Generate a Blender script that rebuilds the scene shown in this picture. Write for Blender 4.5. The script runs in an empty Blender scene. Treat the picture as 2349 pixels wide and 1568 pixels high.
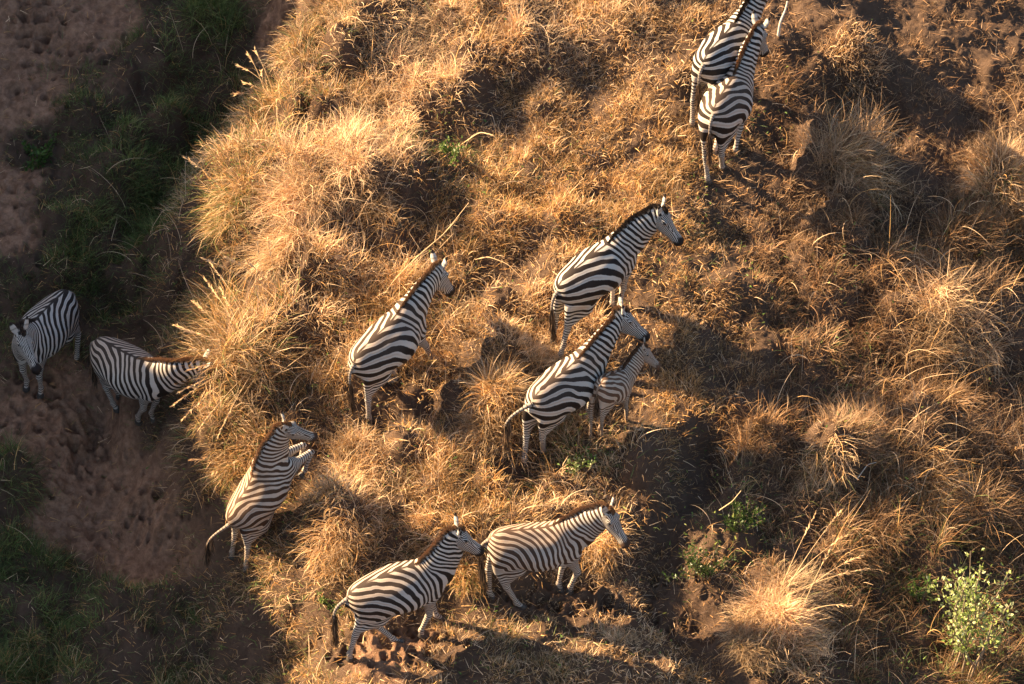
import bpy, math
import numpy as np

SC = bpy.context.scene

# ---------------------------------------------------------------- camera numbers
CAM_DIST, CAM_DEP, FRAME_W = 60.0, math.radians(44.0), 13.05
FOCAL_TAN = (FRAME_W / 2) / CAM_DIST
CAM_POS = np.array([0.0, -CAM_DIST * math.cos(CAM_DEP), CAM_DIST * math.sin(CAM_DEP)])
CAM_F = np.array([0.0, math.cos(CAM_DEP), -math.sin(CAM_DEP)])
CAM_U = np.array([0.0, math.sin(CAM_DEP), math.cos(CAM_DEP)])
CAM_R = np.array([1.0, 0.0, 0.0])
SLOPE = 0.25                                        # the hillside climbs away from the viewer


FALL = 0.31                                         # and drops away to the right beyond x = 2.2


def at(px, py, drop=0.0):
    """where a spot of the 2349x1568 survey picture lies on the plain hillside (world x, y)"""
    drop = drop + FALL * max(0.0, (px - 1174.5) / 180 - 2.2)
    u = (px - 1174.5) / 1174.5 * FOCAL_TAN
    v = (784.0 - py) / 1174.5 * FOCAL_TAN
    d = CAM_F + u * CAM_R + v * CAM_U
    t = (SLOPE * CAM_POS[1] - drop - CAM_POS[2]) / (d[2] - SLOPE * d[1])
    p = CAM_POS + t * d
    return float(p[0]), float(p[1])


def project(P):
    q = np.asarray(P) - CAM_POS
    w = q @ CAM_F
    return np.stack([1174.5 + (q @ CAM_R) / w / FOCAL_TAN * 1174.5, 784.0 - (q @ CAM_U) / w / FOCAL_TAN * 1174.5], -1)


# ---------------------------------------------------------------- noise
def _hash(ix, iy, seed):
    h = (ix.astype(np.int64) * 374761393 + iy.astype(np.int64) * 668265263 + seed * 974634777) & 0x7FFFFFFF
    h = ((h ^ (h >> 13)) * 1274126177) & 0x7FFFFFFF
    h = ((h ^ (h >> 15)) * 1911520717) & 0x7FFFFFFF
    return ((h ^ (h >> 16)) & 0xFFFFF) / float(0xFFFFF)


def vnoise(x, y, freq, seed):
    x = np.asarray(x, float) * freq + 317.3
    y = np.asarray(y, float) * freq + 211.7
    ix, iy = np.floor(x), np.floor(y)
    fx, fy = x - ix, y - iy
    fx, fy = fx * fx * fx * (fx * (fx * 6 - 15) + 10), fy * fy * fy * (fy * (fy * 6 - 15) + 10)
    a, b = _hash(ix, iy, seed), _hash(ix + 1, iy, seed)
    c, d = _hash(ix, iy + 1, seed), _hash(ix + 1, iy + 1, seed)
    return ((a + (b - a) * fx) * (1 - fy) + (c + (d - c) * fx) * fy) * 2 - 1


def sstep(a, b, t):
    t = np.clip((t - a) / (b - a), 0, 1)
    return t * t * (3 - 2 * t)


# ---------------------------------------------------------------- terrain
BANK = np.array([at(*p) for p in [(900, -700), (770, -200), (765, -40), (690, 150), (605, 300), (535, 430), (530, 560),
                                  (560, 660), (500, 780), (480, 900), (500, 1010), (560, 1130), (640, 1230),
                                  (720, 1330), (740, 1420), (720, 1520), (700, 1800), (640, 2400)]])
TRENCH = np.array([at(*p) for p in [(1625, 1040), (1600, 1100), (1560, 1170), (1520, 1270), (1545, 1390),
                                    (1610, 1500), (1660, 1620), (1700, 1800)]])
# (px, py, radius across, radius in depth, height): knolls and hollows
MOUNDS = [(880, 440, .9, .9, .32), (1000, 190, .8, .5, .22), (1250, 80, 1.0, .6, .25), (1140, 1000, .45, .5, .28),
          (1130, 1260, .6, .5, .25), (780, 1230, .45, .5, .25), (1450, 1090, .6, .5, .28), (1960, 110, .75, .40, .22),
          (1975, 250, .58, .50, -.60), (1790, 1400, .55, .6, .34), (2180, 740, 1.0, .6, .3), (1880, 1060, .6, .5, .25),
          (560, 850, .5, .6, .2), (1330, 1400, 1.6, .45, -.14), (900, 1480, 1.0, .5, -.14), (1010, 560, .5, .35, -.2),
          (1080, 350, .5, .3, -.16), (950, 1000, .5, .35, -.16), (1240, 1120, .35, .4, -.25), (2150, 480, .9, .6, .12),
          (1750, 640, .9, .6, .1), (1420, 560, .8, .5, .1), (800, 60, .6, .5, .2), (640, 690, .35, .25, .12)]
MOUNDS = [(at(a, b) + (c, d, e)) for a, b, c, d, e in MOUNDS]


def poly_dist(x, y, poly):
    """distance to a polyline and the side (positive on its left when walking along it)"""
    best = np.full(np.shape(x), 1e9)
    side = np.zeros(np.shape(x))
    for (ax, ay), (bx, by) in zip(poly[:-1], poly[1:]):
        ex, ey = bx - ax, by - ay
        t = np.clip(((x - ax) * ex + (y - ay) * ey) / (ex * ex + ey * ey), 0, 1)
        d = np.hypot(x - ax - t * ex, y - ay - t * ey)
        s = np.sign(ex * (y - ay) - ey * (x - ax))
        m = d < best
        best = np.where(m, d, best)
        side = np.where(m, s, side)
    return best, side


def bank_depth(x, y):
    d, s = poly_dist(x, y, BANK)
    return -d * s                                   # positive inside the gully on the left


RIDGE_H = 7.95


def domes(x, y, cell=.62, seed=51):
    """hummocks of matted grass: rounded heaps scattered on a jittered grid"""
    x = np.asarray(x, float)
    y = np.asarray(y, float)
    best = np.zeros(np.shape(x))
    ix, iy = np.floor(x / cell), np.floor(y / cell)
    for dx in (-1, 0, 1):
        for dy in (-1, 0, 1):
            jx, jy = ix + dx, iy + dy
            px = (jx + .15 + .7 * _hash(jx, jy, seed)) * cell
            py = (jy + .15 + .7 * _hash(jx, jy, seed + 1)) * cell
            r = cell * (.42 + .42 * _hash(jx, jy, seed + 2))
            h = .03 + .34 * _hash(jx, jy, seed + 3) ** 1.5
            q = ((x - px) ** 2 + (y - py) ** 2) / r ** 2
            best = np.maximum(best, h * np.sqrt(np.maximum(1 - q, 0)) ** 1.3)
    return best


def height(x, y, fine=True):
    x = np.asarray(x, float)
    y = np.asarray(y, float)
    z = SLOPE * np.clip(y, -30, 40)
    wob = vnoise(x, y, .9, 3) * .35 + vnoise(x, y, 2.1, 4) * .15
    g = bank_depth(x, y) + wob
    z = z - 1.35 * sstep(-.35, 1.5, g)
    z = z + .12 * sstep(.6, 0, np.abs(g + .5)) - .38 * np.exp(-((g - 1.5) / .65) ** 2) * sstep(-3.2, -1.2, y)
    # the far side of the gully climbs to a high bank
    w = np.clip((-7.6 - x) / 9.4, 0, 3.0)
    z = z + (RIDGE_H + .25 * vnoise(x, y, .35, 12)) * np.where(w < 1, w * w * (3 - 2 * w), 1.0)
    td, ts = poly_dist(x, y, TRENCH)
    z = z - .30 * sstep(.50, .10, td + .12 * vnoise(x, y, 2.0, 8))
    # right of the trench the hill falls away gently from the light
    z = z - FALL * np.clip(x - 2.2, 0, 12)
    for mx, my, rx, ry, h in MOUNDS:
        q = ((x - mx) / rx) ** 2 + ((y - my) / ry) ** 2
        z = z + h * np.exp(-q if h > -.3 else -q * q)
    if fine:
        z = z + .09 * vnoise(x, y, 1.3, 5) + .05 * vnoise(x, y, 2.7, 6) + .022 * vnoise(x, y, 6.0, 7)
    return z


# ---------------------------------------------------------------- zebra skeleton (x forward, y left, z up, metres)
def rx(a):
    c, s = math.cos(a), math.sin(a)
    return np.array([[1, 0, 0], [0, c, -s], [0, s, c]])


def ry(a):
    c, s = math.cos(a), math.sin(a)
    return np.array([[c, 0, s], [0, 1, 0], [-s, 0, c]])


def rz(a):
    c, s = math.cos(a), math.sin(a)
    return np.array([[c, -s, 0], [s, c, 0], [0, 0, 1]])


JOINT = {'spine': (-.02, 0, 1.0), 'neck0': (.40, 0, 1.06), 'neck1': (.66, 0, 1.30), 'head': (.90, 0, 1.53)}
for _s, _n in ((1, 'l'), (-1, 'r')):
    JOINT.update({'f0' + _n: (.40, .12 * _s, .92), 'f1' + _n: (.32, .135 * _s, .745), 'f2' + _n: (.355, .13 * _s, .42),
                  'f3' + _n: (.345, .125 * _s, .12), 'f4' + _n: (.395, .125 * _s, .0),
                  'h0' + _n: (-.42, .12 * _s, .98), 'h1' + _n: (-.30, .15 * _s, .75), 'h2' + _n: (-.585, .135 * _s, .49),
                  'h3' + _n: (-.545, .13 * _s, .12), 'h4' + _n: (-.495, .13 * _s, .0)})
JOINT = {k: np.array(v, float) for k, v in JOINT.items()}
KEYS = {'tail': (-.69, 0, 1.13), 'withers': (.33, 0, 1.32), 'poll': (.885, 0, 1.635), 'nose': (1.285, 0, 1.235),
        'fl': (.395, .125, 0), 'fr': (.395, -.125, 0), 'hl': (-.495, .13, 0), 'hr': (-.495, -.13, 0),
        'kl': (.355, .13, .42), 'kr': (.355, -.13, .42), 'ol': (-.60, .135, .50), 'or': (-.60, -.135, .50)}
KEYBONE = {'tail': 'rear', 'withers': 'front', 'poll': 'head', 'nose': 'head', 'fl': 'f3l', 'fr': 'f3r', 'hl': 'h3l', 'hr': 'h3r',
           'kl': 'f1l', 'kr': 'f1r', 'ol': 'h1l', 'or': 'h1r'}
LEGS = ('fl', 'fr', 'hl', 'hr')


def foal_warp(P):
    """adult rest shape -> foal rest shape: leggy, short in body and muzzle"""
    P = np.array(P, float)
    x, y, z = P[..., 0], P[..., 1], P[..., 2]
    zz = np.where(z < .75, z * 1.2, z + .15)
    xx = np.where(x < .42, x * .80, .336 + (x - .42) * .82)
    yy = y * np.where(z > 1.25, 1.0, .92)
    return np.stack([xx, yy, zz], -1) * .69


def bones(p, foal=False):
    """pose dict (degrees) -> 4x4 matrices per bone, rest space to posed zebra space"""
    W = foal_warp if foal else (lambda q: np.array(q, float))
    r = math.radians

    def about(j, R):
        M = np.eye(4)
        j = W(JOINT[j])
        M[:3, :3] = R
        M[:3, 3] = j - R @ j
        return M
    B = {'rear': np.eye(4)}
    B['front'] = about('spine', rz(r(p.get('bend', 0))) @ ry(r(p.get('arch', 0))))
    n = p.get('neck', (0, 0))
    B['neck0'] = B['front'] @ about('neck0', rz(r(n[1] * .5)) @ ry(r(n[0] * .6)))
    B['neck1'] = B['neck0'] @ about('neck1', rz(r(n[1] * .5)) @ ry(r(n[0] * .4)))
    h = p.get('head', (0, 0, 0))
    B['head'] = B['neck1'] @ about('head', rz(r(h[1])) @ ry(r(h[0])) @ rx(r(h[2])))
    for leg in LEGS:
        a = p.get(leg, (0, 0, 0, 0, 0))
        k, s = leg[0], leg[1]
        par = B['front'] if k == 'f' else B['rear']
        B[k + '0' + s] = par @ about(k + '0' + s, rx(r(a[4])) @ ry(r(a[0])))
        for i in (1, 2, 3):
            B[k + str(i) + s] = B[k + str(i - 1) + s] @ about(k + str(i) + s, ry(r(a[i])))
    return B


def root_matrix(p):
    M = np.eye(4)
    s = p.get('size', 1.0)
    M[:3, :3] = rz(math.radians(p['yaw'])) @ ry(math.radians(p['pitch'])) @ rx(math.radians(p['roll'])) * s
    M[:3, 3] = p['loc']
    return M

# ---------------------------------------------------------------- camera, sky, sun, exposure
cam = bpy.data.objects.new('camera', bpy.data.cameras.new('camera'))
SC.collection.objects.link(cam)
SC.camera = cam
cam.location = CAM_POS
cam.rotation_euler = (math.pi / 2 - CAM_DEP, 0, 0)
cam.data.angle = 2 * math.atan(FOCAL_TAN)
cam.data.clip_start, cam.data.clip_end = 1.0, 600.0

SUN_EL, SUN_AZ = math.radians(30.0), math.radians(160.0)    # azimuth counted from +x towards +y
SUN_DIR = np.array([math.cos(SUN_EL) * math.cos(SUN_AZ), math.cos(SUN_EL) * math.sin(SUN_AZ), math.sin(SUN_EL)])
world = bpy.data.worlds.new('World')
SC.world = world
world.use_nodes = True
_bg = world.node_tree.nodes['Background']
_sky = world.node_tree.nodes.new('ShaderNodeTexSky')
_sky.sky_type = 'NISHITA'
_sky.sun_disc = False
_sky.sun_elevation = SUN_EL
_sky.sun_rotation = math.pi / 2 - SUN_AZ
_sky.air_density, _sky.dust_density, _sky.ozone_density = 1.0, 2.0, 1.0
world.node_tree.links.new(_sky.outputs[0], _bg.inputs[0])
_bg.inputs[1].default_value = 0.05
sun = bpy.data.objects.new('sun', bpy.data.lights.new('sun', 'SUN'))
SC.collection.objects.link(sun)
sun.data.energy = 5.0
sun.data.angle = math.radians(0.5)
sun.data.color = (1.0, .73, .43)
_z = SUN_DIR
sun.rotation_euler = (math.pi / 2 - SUN_EL, 0, SUN_AZ + math.pi / 2)
SC.view_settings.view_transform = 'Standard'
SC.view_settings.look = 'None'
SC.view_settings.exposure = 2.5
SC.view_settings.gamma = 1.0
POSES = {
    'Z1': {'loc': (2.778, 3.691, 0.711), 'yaw': 59.7, 'pitch': 3.7, 'roll': -0.3, 'bend': -0.6, 'arch': -0.6, 'neck': (0.2, -11.2), 'head': (-0.1, -19.5, -2.2), 'size': 1.0, 'fl': (-0.0, -0.2, -0.0, -0.2, -0.1), 'fr': (-0.0, -0.0, 0.0, 0.0, 0.0), 'hl': (2.5, 2.5, 0.1, -0.3, 0.0), 'hr': (-0.9, -1.6, 0.5, 0.6, 0.5)},
    'Z2': {'loc': (2.735, 2.762, 0.518), 'yaw': 69.8, 'pitch': 10.6, 'roll': -0.2, 'bend': -2.5, 'arch': -6.7, 'neck': (-2.3, -10.0), 'head': (28.2, -3.6, -1.0), 'size': 1.0, 'fl': (21.1, 6.7, 5.3, 2.4, -0.5), 'fr': (10.5, 4.4, 2.0, -0.7, 2.2), 'hl': (-2.0, -9.9, 5.6, 5.4, -4.8), 'hr': (-15.4, -8.1, -5.1, -3.1, 4.5)},
    'Z3': {'loc': (1.264, 0.41, 0.076), 'yaw': 41.0, 'pitch': -13.0, 'roll': -0.5, 'bend': -1.2, 'arch': 6.6, 'neck': (5.5, -34.7), 'head': (12.8, -24.7, -2.3), 'size': 1.0, 'fl': (5.6, 5.0, 1.9, 2.8, -4.7), 'fr': (6.2, 0.2, 0.0, -3.3, 7.3), 'hl': (15.7, 5.1, 6.1, 4.4, -1.4), 'hr': (23.5, -0.6, 11.3, 8.5, -1.2)},
    'Z4': {'loc': (0.683, -1.296, -0.386), 'yaw': 46.8, 'pitch': -2.5, 'roll': 3.6, 'bend': -0.6, 'arch': -5.5, 'neck': (17.1, 0.2), 'head': (-1.2, -39.7, -4.8), 'size': 1.0, 'fl': (14.5, 5.7, 3.4, 1.2, -0.3), 'fr': (9.7, -0.8, -0.0, -7.0, 4.2), 'hl': (13.5, -10.8, 12.3, 9.8, -4.6), 'hr': (-4.1, -1.7, -1.7, -1.2, 7.2)},
    'Z5': {'loc': (1.078, -1.497, -0.275), 'yaw': 52.8, 'pitch': 22.7, 'roll': 0.7, 'bend': -2.1, 'arch': -1.7, 'neck': (-20.1, -24.3), 'head': (5.9, -35.8, -4.9), 'size': 1.0, 'fl': (7.2, 4.3, 1.8, 0.9, -0.2), 'fr': (-9.3, -17.5, -0.2, -14.7, 1.1), 'hl': (-8.5, -11.3, 3.5, 3.8, -1.0), 'hr': (-14.3, -10.1, -2.1, -0.4, 3.7)},
    'Z6': {'loc': (-1.413, -0.614, -0.228), 'yaw': 48.1, 'pitch': -9.2, 'roll': 0.4, 'bend': 4.7, 'arch': -1.2, 'neck': (41.6, 5.7), 'head': (-4.3, -10.8, -1.2), 'size': 1.0, 'fl': (15.7, 5.8, 3.7, 0.9, -0.3), 'fr': (-7.2, -5.9, -0.1, -2.6, 1.0), 'hl': (-20.6, -15.1, -1.2, 1.0, -3.3), 'hr': (4.9, 2.4, 1.7, 1.1, 4.1)},
    'Z7': {'loc': (-2.523, -2.054, -0.649), 'yaw': 32.3, 'pitch': -51.0, 'roll': 5.0, 'bend': 2.8, 'arch': -9.8, 'neck': (38.3, -13.8), 'head': (10.5, -26.7, -3.2), 'size': 0.92, 'fl': (-29.6, 6.2, 96.6, 50.4, -2.8), 'fr': (-31.5, 5.7, 105.7, 49.2, 6.8), 'hl': (43.0, 6.8, 15.2, 10.6, 0.3), 'hr': (44.4, 0.7, 16.8, 11.8, -2.6)},
    'Z8': {'loc': (-1.157, -4.014, -1.119), 'yaw': 20.4, 'pitch': -12.3, 'roll': 0.8, 'bend': 0.5, 'arch': 12.7, 'neck': (-24.5, -7.1), 'head': (34.5, -2.2, -0.1), 'size': 1.0, 'fl': (-8.4, -4.3, -0.0, -0.4, 0.6), 'fr': (-0.9, 5.2, 10.2, 4.3, 6.1), 'hl': (-9.5, -7.8, -0.5, 0.7, -8.5), 'hr': (14.9, 10.6, 3.7, 1.7, 4.2)},
    'Z9': {'loc': (0.275, -3.513, -1.03), 'yaw': 10.7, 'pitch': 3.8, 'roll': -0.3, 'bend': 0.1, 'arch': -7.6, 'neck': (0.7, -29.3), 'head': (12.7, -19.7, -2.0), 'size': 0.97, 'fl': (5.1, 5.2, 2.0, 3.7, -3.8), 'fr': (-12.8, 5.2, 23.9, 15.8, 8.4), 'hl': (-0.4, 8.2, -6.3, -7.2, -5.6), 'hr': (-10.9, -11.1, 1.6, 2.6, 0.7)},
    'Z10': {'loc': (-6.132, 0.483, -1.326), 'yaw': 241.8, 'pitch': -6.7, 'roll': -1.6, 'bend': 4.3, 'arch': -0.1, 'neck': (-2.1, 24.5), 'head': (-4.4, 33.4, 3.3), 'size': 1.0, 'fl': (9.0, 5.9, 2.9, 4.6, -3.6), 'fr': (10.6, 6.1, 3.2, 4.7, -1.7), 'hl': (-0.8, 17.8, -16.0, -19.6, 2.6), 'hr': (19.2, 14.4, 4.8, 2.2, 0.7)},
    'Z11': {'loc': (-4.644, -0.357, -1.17), 'yaw': -43.7, 'pitch': -9.1, 'roll': 6.0, 'bend': 3.7, 'arch': 1.1, 'neck': (36.3, 44.2), 'head': (21.5, 2.2, -0.5), 'size': 1.0, 'fl': (18.8, 4.7, 2.1, -7.0, -5.1), 'fr': (21.5, 7.4, 5.6, 5.2, 1.9), 'hl': (8.3, 5.3, 2.2, 1.1, -0.5), 'hr': (7.0, -3.9, 6.3, 5.4, 6.0)},
}
# ---------------------------------------------------------------- mesh helpers
COL = bpy.context.scene.collection


def mesh_from(name, V, F, mat=None, smooth=True, attrs=None, tris=None):
    """numpy verts (n,3), quads (m,4) and optional triangles -> mesh"""
    me = bpy.data.meshes.new(name)
    V = np.asarray(V, np.float32)
    F = np.asarray(F, np.int32).reshape(-1, 4)
    nT = 0 if tris is None else len(tris)
    me.vertices.add(len(V))
    me.vertices.foreach_set('co', V.ravel())
    loops = F.ravel() if nT == 0 else np.concatenate([F.ravel(), np.asarray(tris, np.int32).ravel()])
    me.loops.add(len(loops))
    me.loops.foreach_set('vertex_index', loops.astype(np.int32))
    me.polygons.add(len(F) + nT)
    st = np.concatenate([np.arange(len(F)) * 4, len(F) * 4 + np.arange(nT) * 3]).astype(np.int32)
    me.polygons.foreach_set('loop_start', st)
    me.polygons.foreach_set('use_smooth', np.full(len(F) + nT, smooth))
    for k, a in (attrs or {}).items():
        a = np.asarray(a, np.float32)
        if a.ndim == 1:
            me.attributes.new(k, 'FLOAT', 'POINT').data.foreach_set('value', a)
        else:
            if a.shape[1] == 3:
                a = np.concatenate([a, np.ones((len(a), 1), np.float32)], 1)
            me.attributes.new(k, 'FLOAT_COLOR', 'POINT').data.foreach_set('color', a.ravel())
    me.update(calc_edges=True)
    if mat:
        me.materials.append(mat)
    return me


def link(name, me, parent=None, loc=(0, 0, 0)):
    o = bpy.data.objects.new(name, me)
    COL.objects.link(o)
    o.location = loc
    if parent:
        o.parent = parent
    return o


def tag(o, label=None, cat=None, group=None, kind=None):
    for k, v in (('label', label), ('category', cat), ('group', group), ('kind', kind)):
        if v:
            o[k] = v
    return o


def tube(pts, rad, n=7, closed=True):
    """tapered tube through points -> verts, quads"""
    P = np.asarray(pts, float)
    R = np.asarray(rad, float)
    T = np.gradient(P, axis=0)
    T /= np.linalg.norm(T, axis=1, keepdims=True) + 1e-9
    ref = np.array([.31, .87, .12])
    A = np.cross(T, ref)
    A /= np.linalg.norm(A, axis=1, keepdims=True) + 1e-9
    Bn = np.cross(T, A)
    th = np.linspace(0, 2 * math.pi, n, endpoint=False)
    V = (P[:, None] + R[:, None, None] * (np.cos(th)[None, :, None] * A[:, None] + np.sin(th)[None, :, None] * Bn[:, None])).reshape(-1, 3)
    m = len(P)
    i = np.arange(m - 1)[:, None] * n
    j = np.arange(n)[None]
    k = (j + 1) % n
    F = np.stack([i + j, i + k, i + n + k, i + n + j], -1).reshape(-1, 4)
    return V, F


def join(parts):
    V, F, n = [], [], 0
    for v, f in parts:
        V.append(v)
        F.append(np.asarray(f) + n)
        n += len(v)
    return np.concatenate(V), np.concatenate(F)


# ---------------------------------------------------------------- materials
def new_mat(name):
    m = bpy.data.materials.new(name)
    m.use_nodes = True
    nt = m.node_tree
    b = nt.nodes['Principled BSDF']
    return m, nt, b


def node(nt, typ, **kw):
    n = nt.nodes.new(typ)
    for k, v in kw.items():
        if k.startswith('i_'):
            n.inputs[int(k[2:])].default_value = v
        else:
            setattr(n, k, v)
    return n


def math_node(nt, op, a, b=None, clamp=False):
    n = nt.nodes.new('ShaderNodeMath')
    n.operation = op
    n.use_clamp = clamp
    for i, s in enumerate((a, b)):
        if s is None:
            continue
        if isinstance(s, (int, float)):
            n.inputs[i].default_value = s
        else:
            nt.links.new(s, n.inputs[i])
    return n.outputs[0]


def mix_rgb(nt, fac, a, b):
    n = nt.nodes.new('ShaderNodeMix')
    n.data_type = 'RGBA'
    for i, s in ((0, fac), (6, a), (7, b)):
        if isinstance(s, (int, float)):
            n.inputs[i].default_value = s
        elif isinstance(s, tuple):
            n.inputs[i].default_value = s if len(s) == 4 else s + (1,)
        else:
            nt.links.new(s, n.inputs[i])
    return n.outputs[2]


def noise_node(nt, scale, detail=4, rough=.6, coord='Object'):
    tc = nt.nodes.new('ShaderNodeTexCoord')
    n = nt.nodes.new('ShaderNodeTexNoise')
    n.inputs['Scale'].default_value = scale
    n.inputs['Detail'].default_value = detail
    n.inputs['Roughness'].default_value = rough
    nt.links.new(tc.outputs[coord], n.inputs['Vector'])
    return n.outputs['Fac']


def coat_material(name, black, white, dust_sun_mix=.45, shadow=.35):
    m, nt, b = new_mat(name)

    def att(k):
        return node(nt, 'ShaderNodeAttribute', attribute_name=k).outputs['Fac']
    s = math_node(nt, 'SINE', math_node(nt, 'MULTIPLY', att('phase'), 2 * math.pi))
    # sine threshold from the duty: t = cos(pi * duty) style straight line
    th = math_node(nt, 'SUBTRACT', 1.0, math_node(nt, 'MULTIPLY', att('duty'), 2.0))
    wob = math_node(nt, 'MULTIPLY', math_node(nt, 'SUBTRACT', noise_node(nt, 45, 3), .5), .55)
    e = math_node(nt, 'ADD', math_node(nt, 'SUBTRACT', s, th), wob)
    mask = math_node(nt, 'MULTIPLY', math_node(nt, 'ADD', e, .14), 1 / .28, True)
    mask = math_node(nt, 'MULTIPLY', mask, math_node(nt, 'SUBTRACT', 1.0, att('pale')), True)
    mask = math_node(nt, 'MAXIMUM', mask, att('dark'))
    n2 = noise_node(nt, 14, 5)
    w = mix_rgb(nt, n2, tuple(c * .86 for c in white), white)
    sh = math_node(nt, 'MULTIPLY', math_node(nt, 'MULTIPLY', math_node(nt, 'SUBTRACT', math_node(nt, 'MULTIPLY', s, -1.0), .72), 4.0, True), math_node(nt, 'MULTIPLY', att('rump'), shadow))
    w = mix_rgb(nt, sh, w, (.20, .125, .075))
    w = mix_rgb(nt, math_node(nt, 'MULTIPLY', att('dust'), dust_sun_mix), w, (.35, .215, .125))
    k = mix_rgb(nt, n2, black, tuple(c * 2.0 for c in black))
    k = mix_rgb(nt, math_node(nt, 'MULTIPLY', att('dust'), dust_sun_mix * .35), k, (.16, .10, .065))
    nt.links.new(mix_rgb(nt, mask, w, k), b.inputs['Base Color'])
    b.inputs['Roughness'].default_value = .62
    b.inputs['Specular IOR Level'].default_value = .12
    b.inputs['Sheen Weight'].default_value = .0
    b.inputs['Sheen Roughness'].default_value = .5
    bump = node(nt, 'ShaderNodeBump')
    bump.inputs['Strength'].default_value = .25
    bump.inputs['Distance'].default_value = .006
    nt.links.new(noise_node(nt, 120, 3), bump.inputs['Height'])
    nt.links.new(bump.outputs[0], b.inputs['Normal'])
    return m


def plain_material(name, col, rough=.7, spec=.3, var=.25, scale=20):
    m, nt, b = new_mat(name)
    nt.links.new(mix_rgb(nt, noise_node(nt, scale, 4), tuple(c * (1 - var) for c in col), tuple(c * (1 + var) for c in col)), b.inputs['Base Color'])
    b.inputs['Roughness'].default_value = rough
    b.inputs['Specular IOR Level'].default_value = spec
    return m


def blade_material(name, trans=.25, rough=.6):
    """thin leaf: colour of its own per blade, some light passes through"""
    m, nt, b = new_mat(name)
    a = node(nt, 'ShaderNodeAttribute', attribute_name='tint')
    nt.links.new(a.outputs['Color'], b.inputs['Base Color'])
    b.inputs['Roughness'].default_value = rough
    b.inputs['Specular IOR Level'].default_value = .25
    t = node(nt, 'ShaderNodeBsdfTranslucent')
    nt.links.new(a.outputs['Color'], t.inputs['Color'])
    mx = node(nt, 'ShaderNodeMixShader')
    mx.inputs[0].default_value = trans
    nt.links.new(b.outputs[0], mx.inputs[1])
    nt.links.new(t.outputs[0], mx.inputs[2])
    nt.links.new(mx.outputs[0], nt.nodes['Material Output'].inputs['Surface'])
    return m


# ---------------------------------------------------------------- zebra assembly
def hair_strips(roots, dirs, length, width, rng, lean=.25):
    """many narrow tapering hairs -> verts, quads (degenerate tip kept as a thin quad)"""
    n = len(roots)
    d = dirs + rng.normal(0, lean, (n, 3))
    d /= np.linalg.norm(d, axis=1, keepdims=True)
    side = np.cross(d, rng.normal(0, 1, (n, 3)))
    side /= np.linalg.norm(side, axis=1, keepdims=True) + 1e-9
    w = np.asarray(width)[..., None] if np.ndim(width) else width
    L = np.asarray(length)[:, None]
    V = np.stack([roots - side * w, roots + side * w, roots + d * L * .6 + side * w * .8, roots + d * L * .6 - side * w * .8,
                  roots + d * L + side * w * .2, roots + d * L - side * w * .2], 1).reshape(-1, 3)
    b = np.arange(n)[:, None] * 6
    F = np.concatenate([b + np.array([0, 1, 2, 3]), b + np.array([3, 2, 4, 5])])
    return V, F


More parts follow.
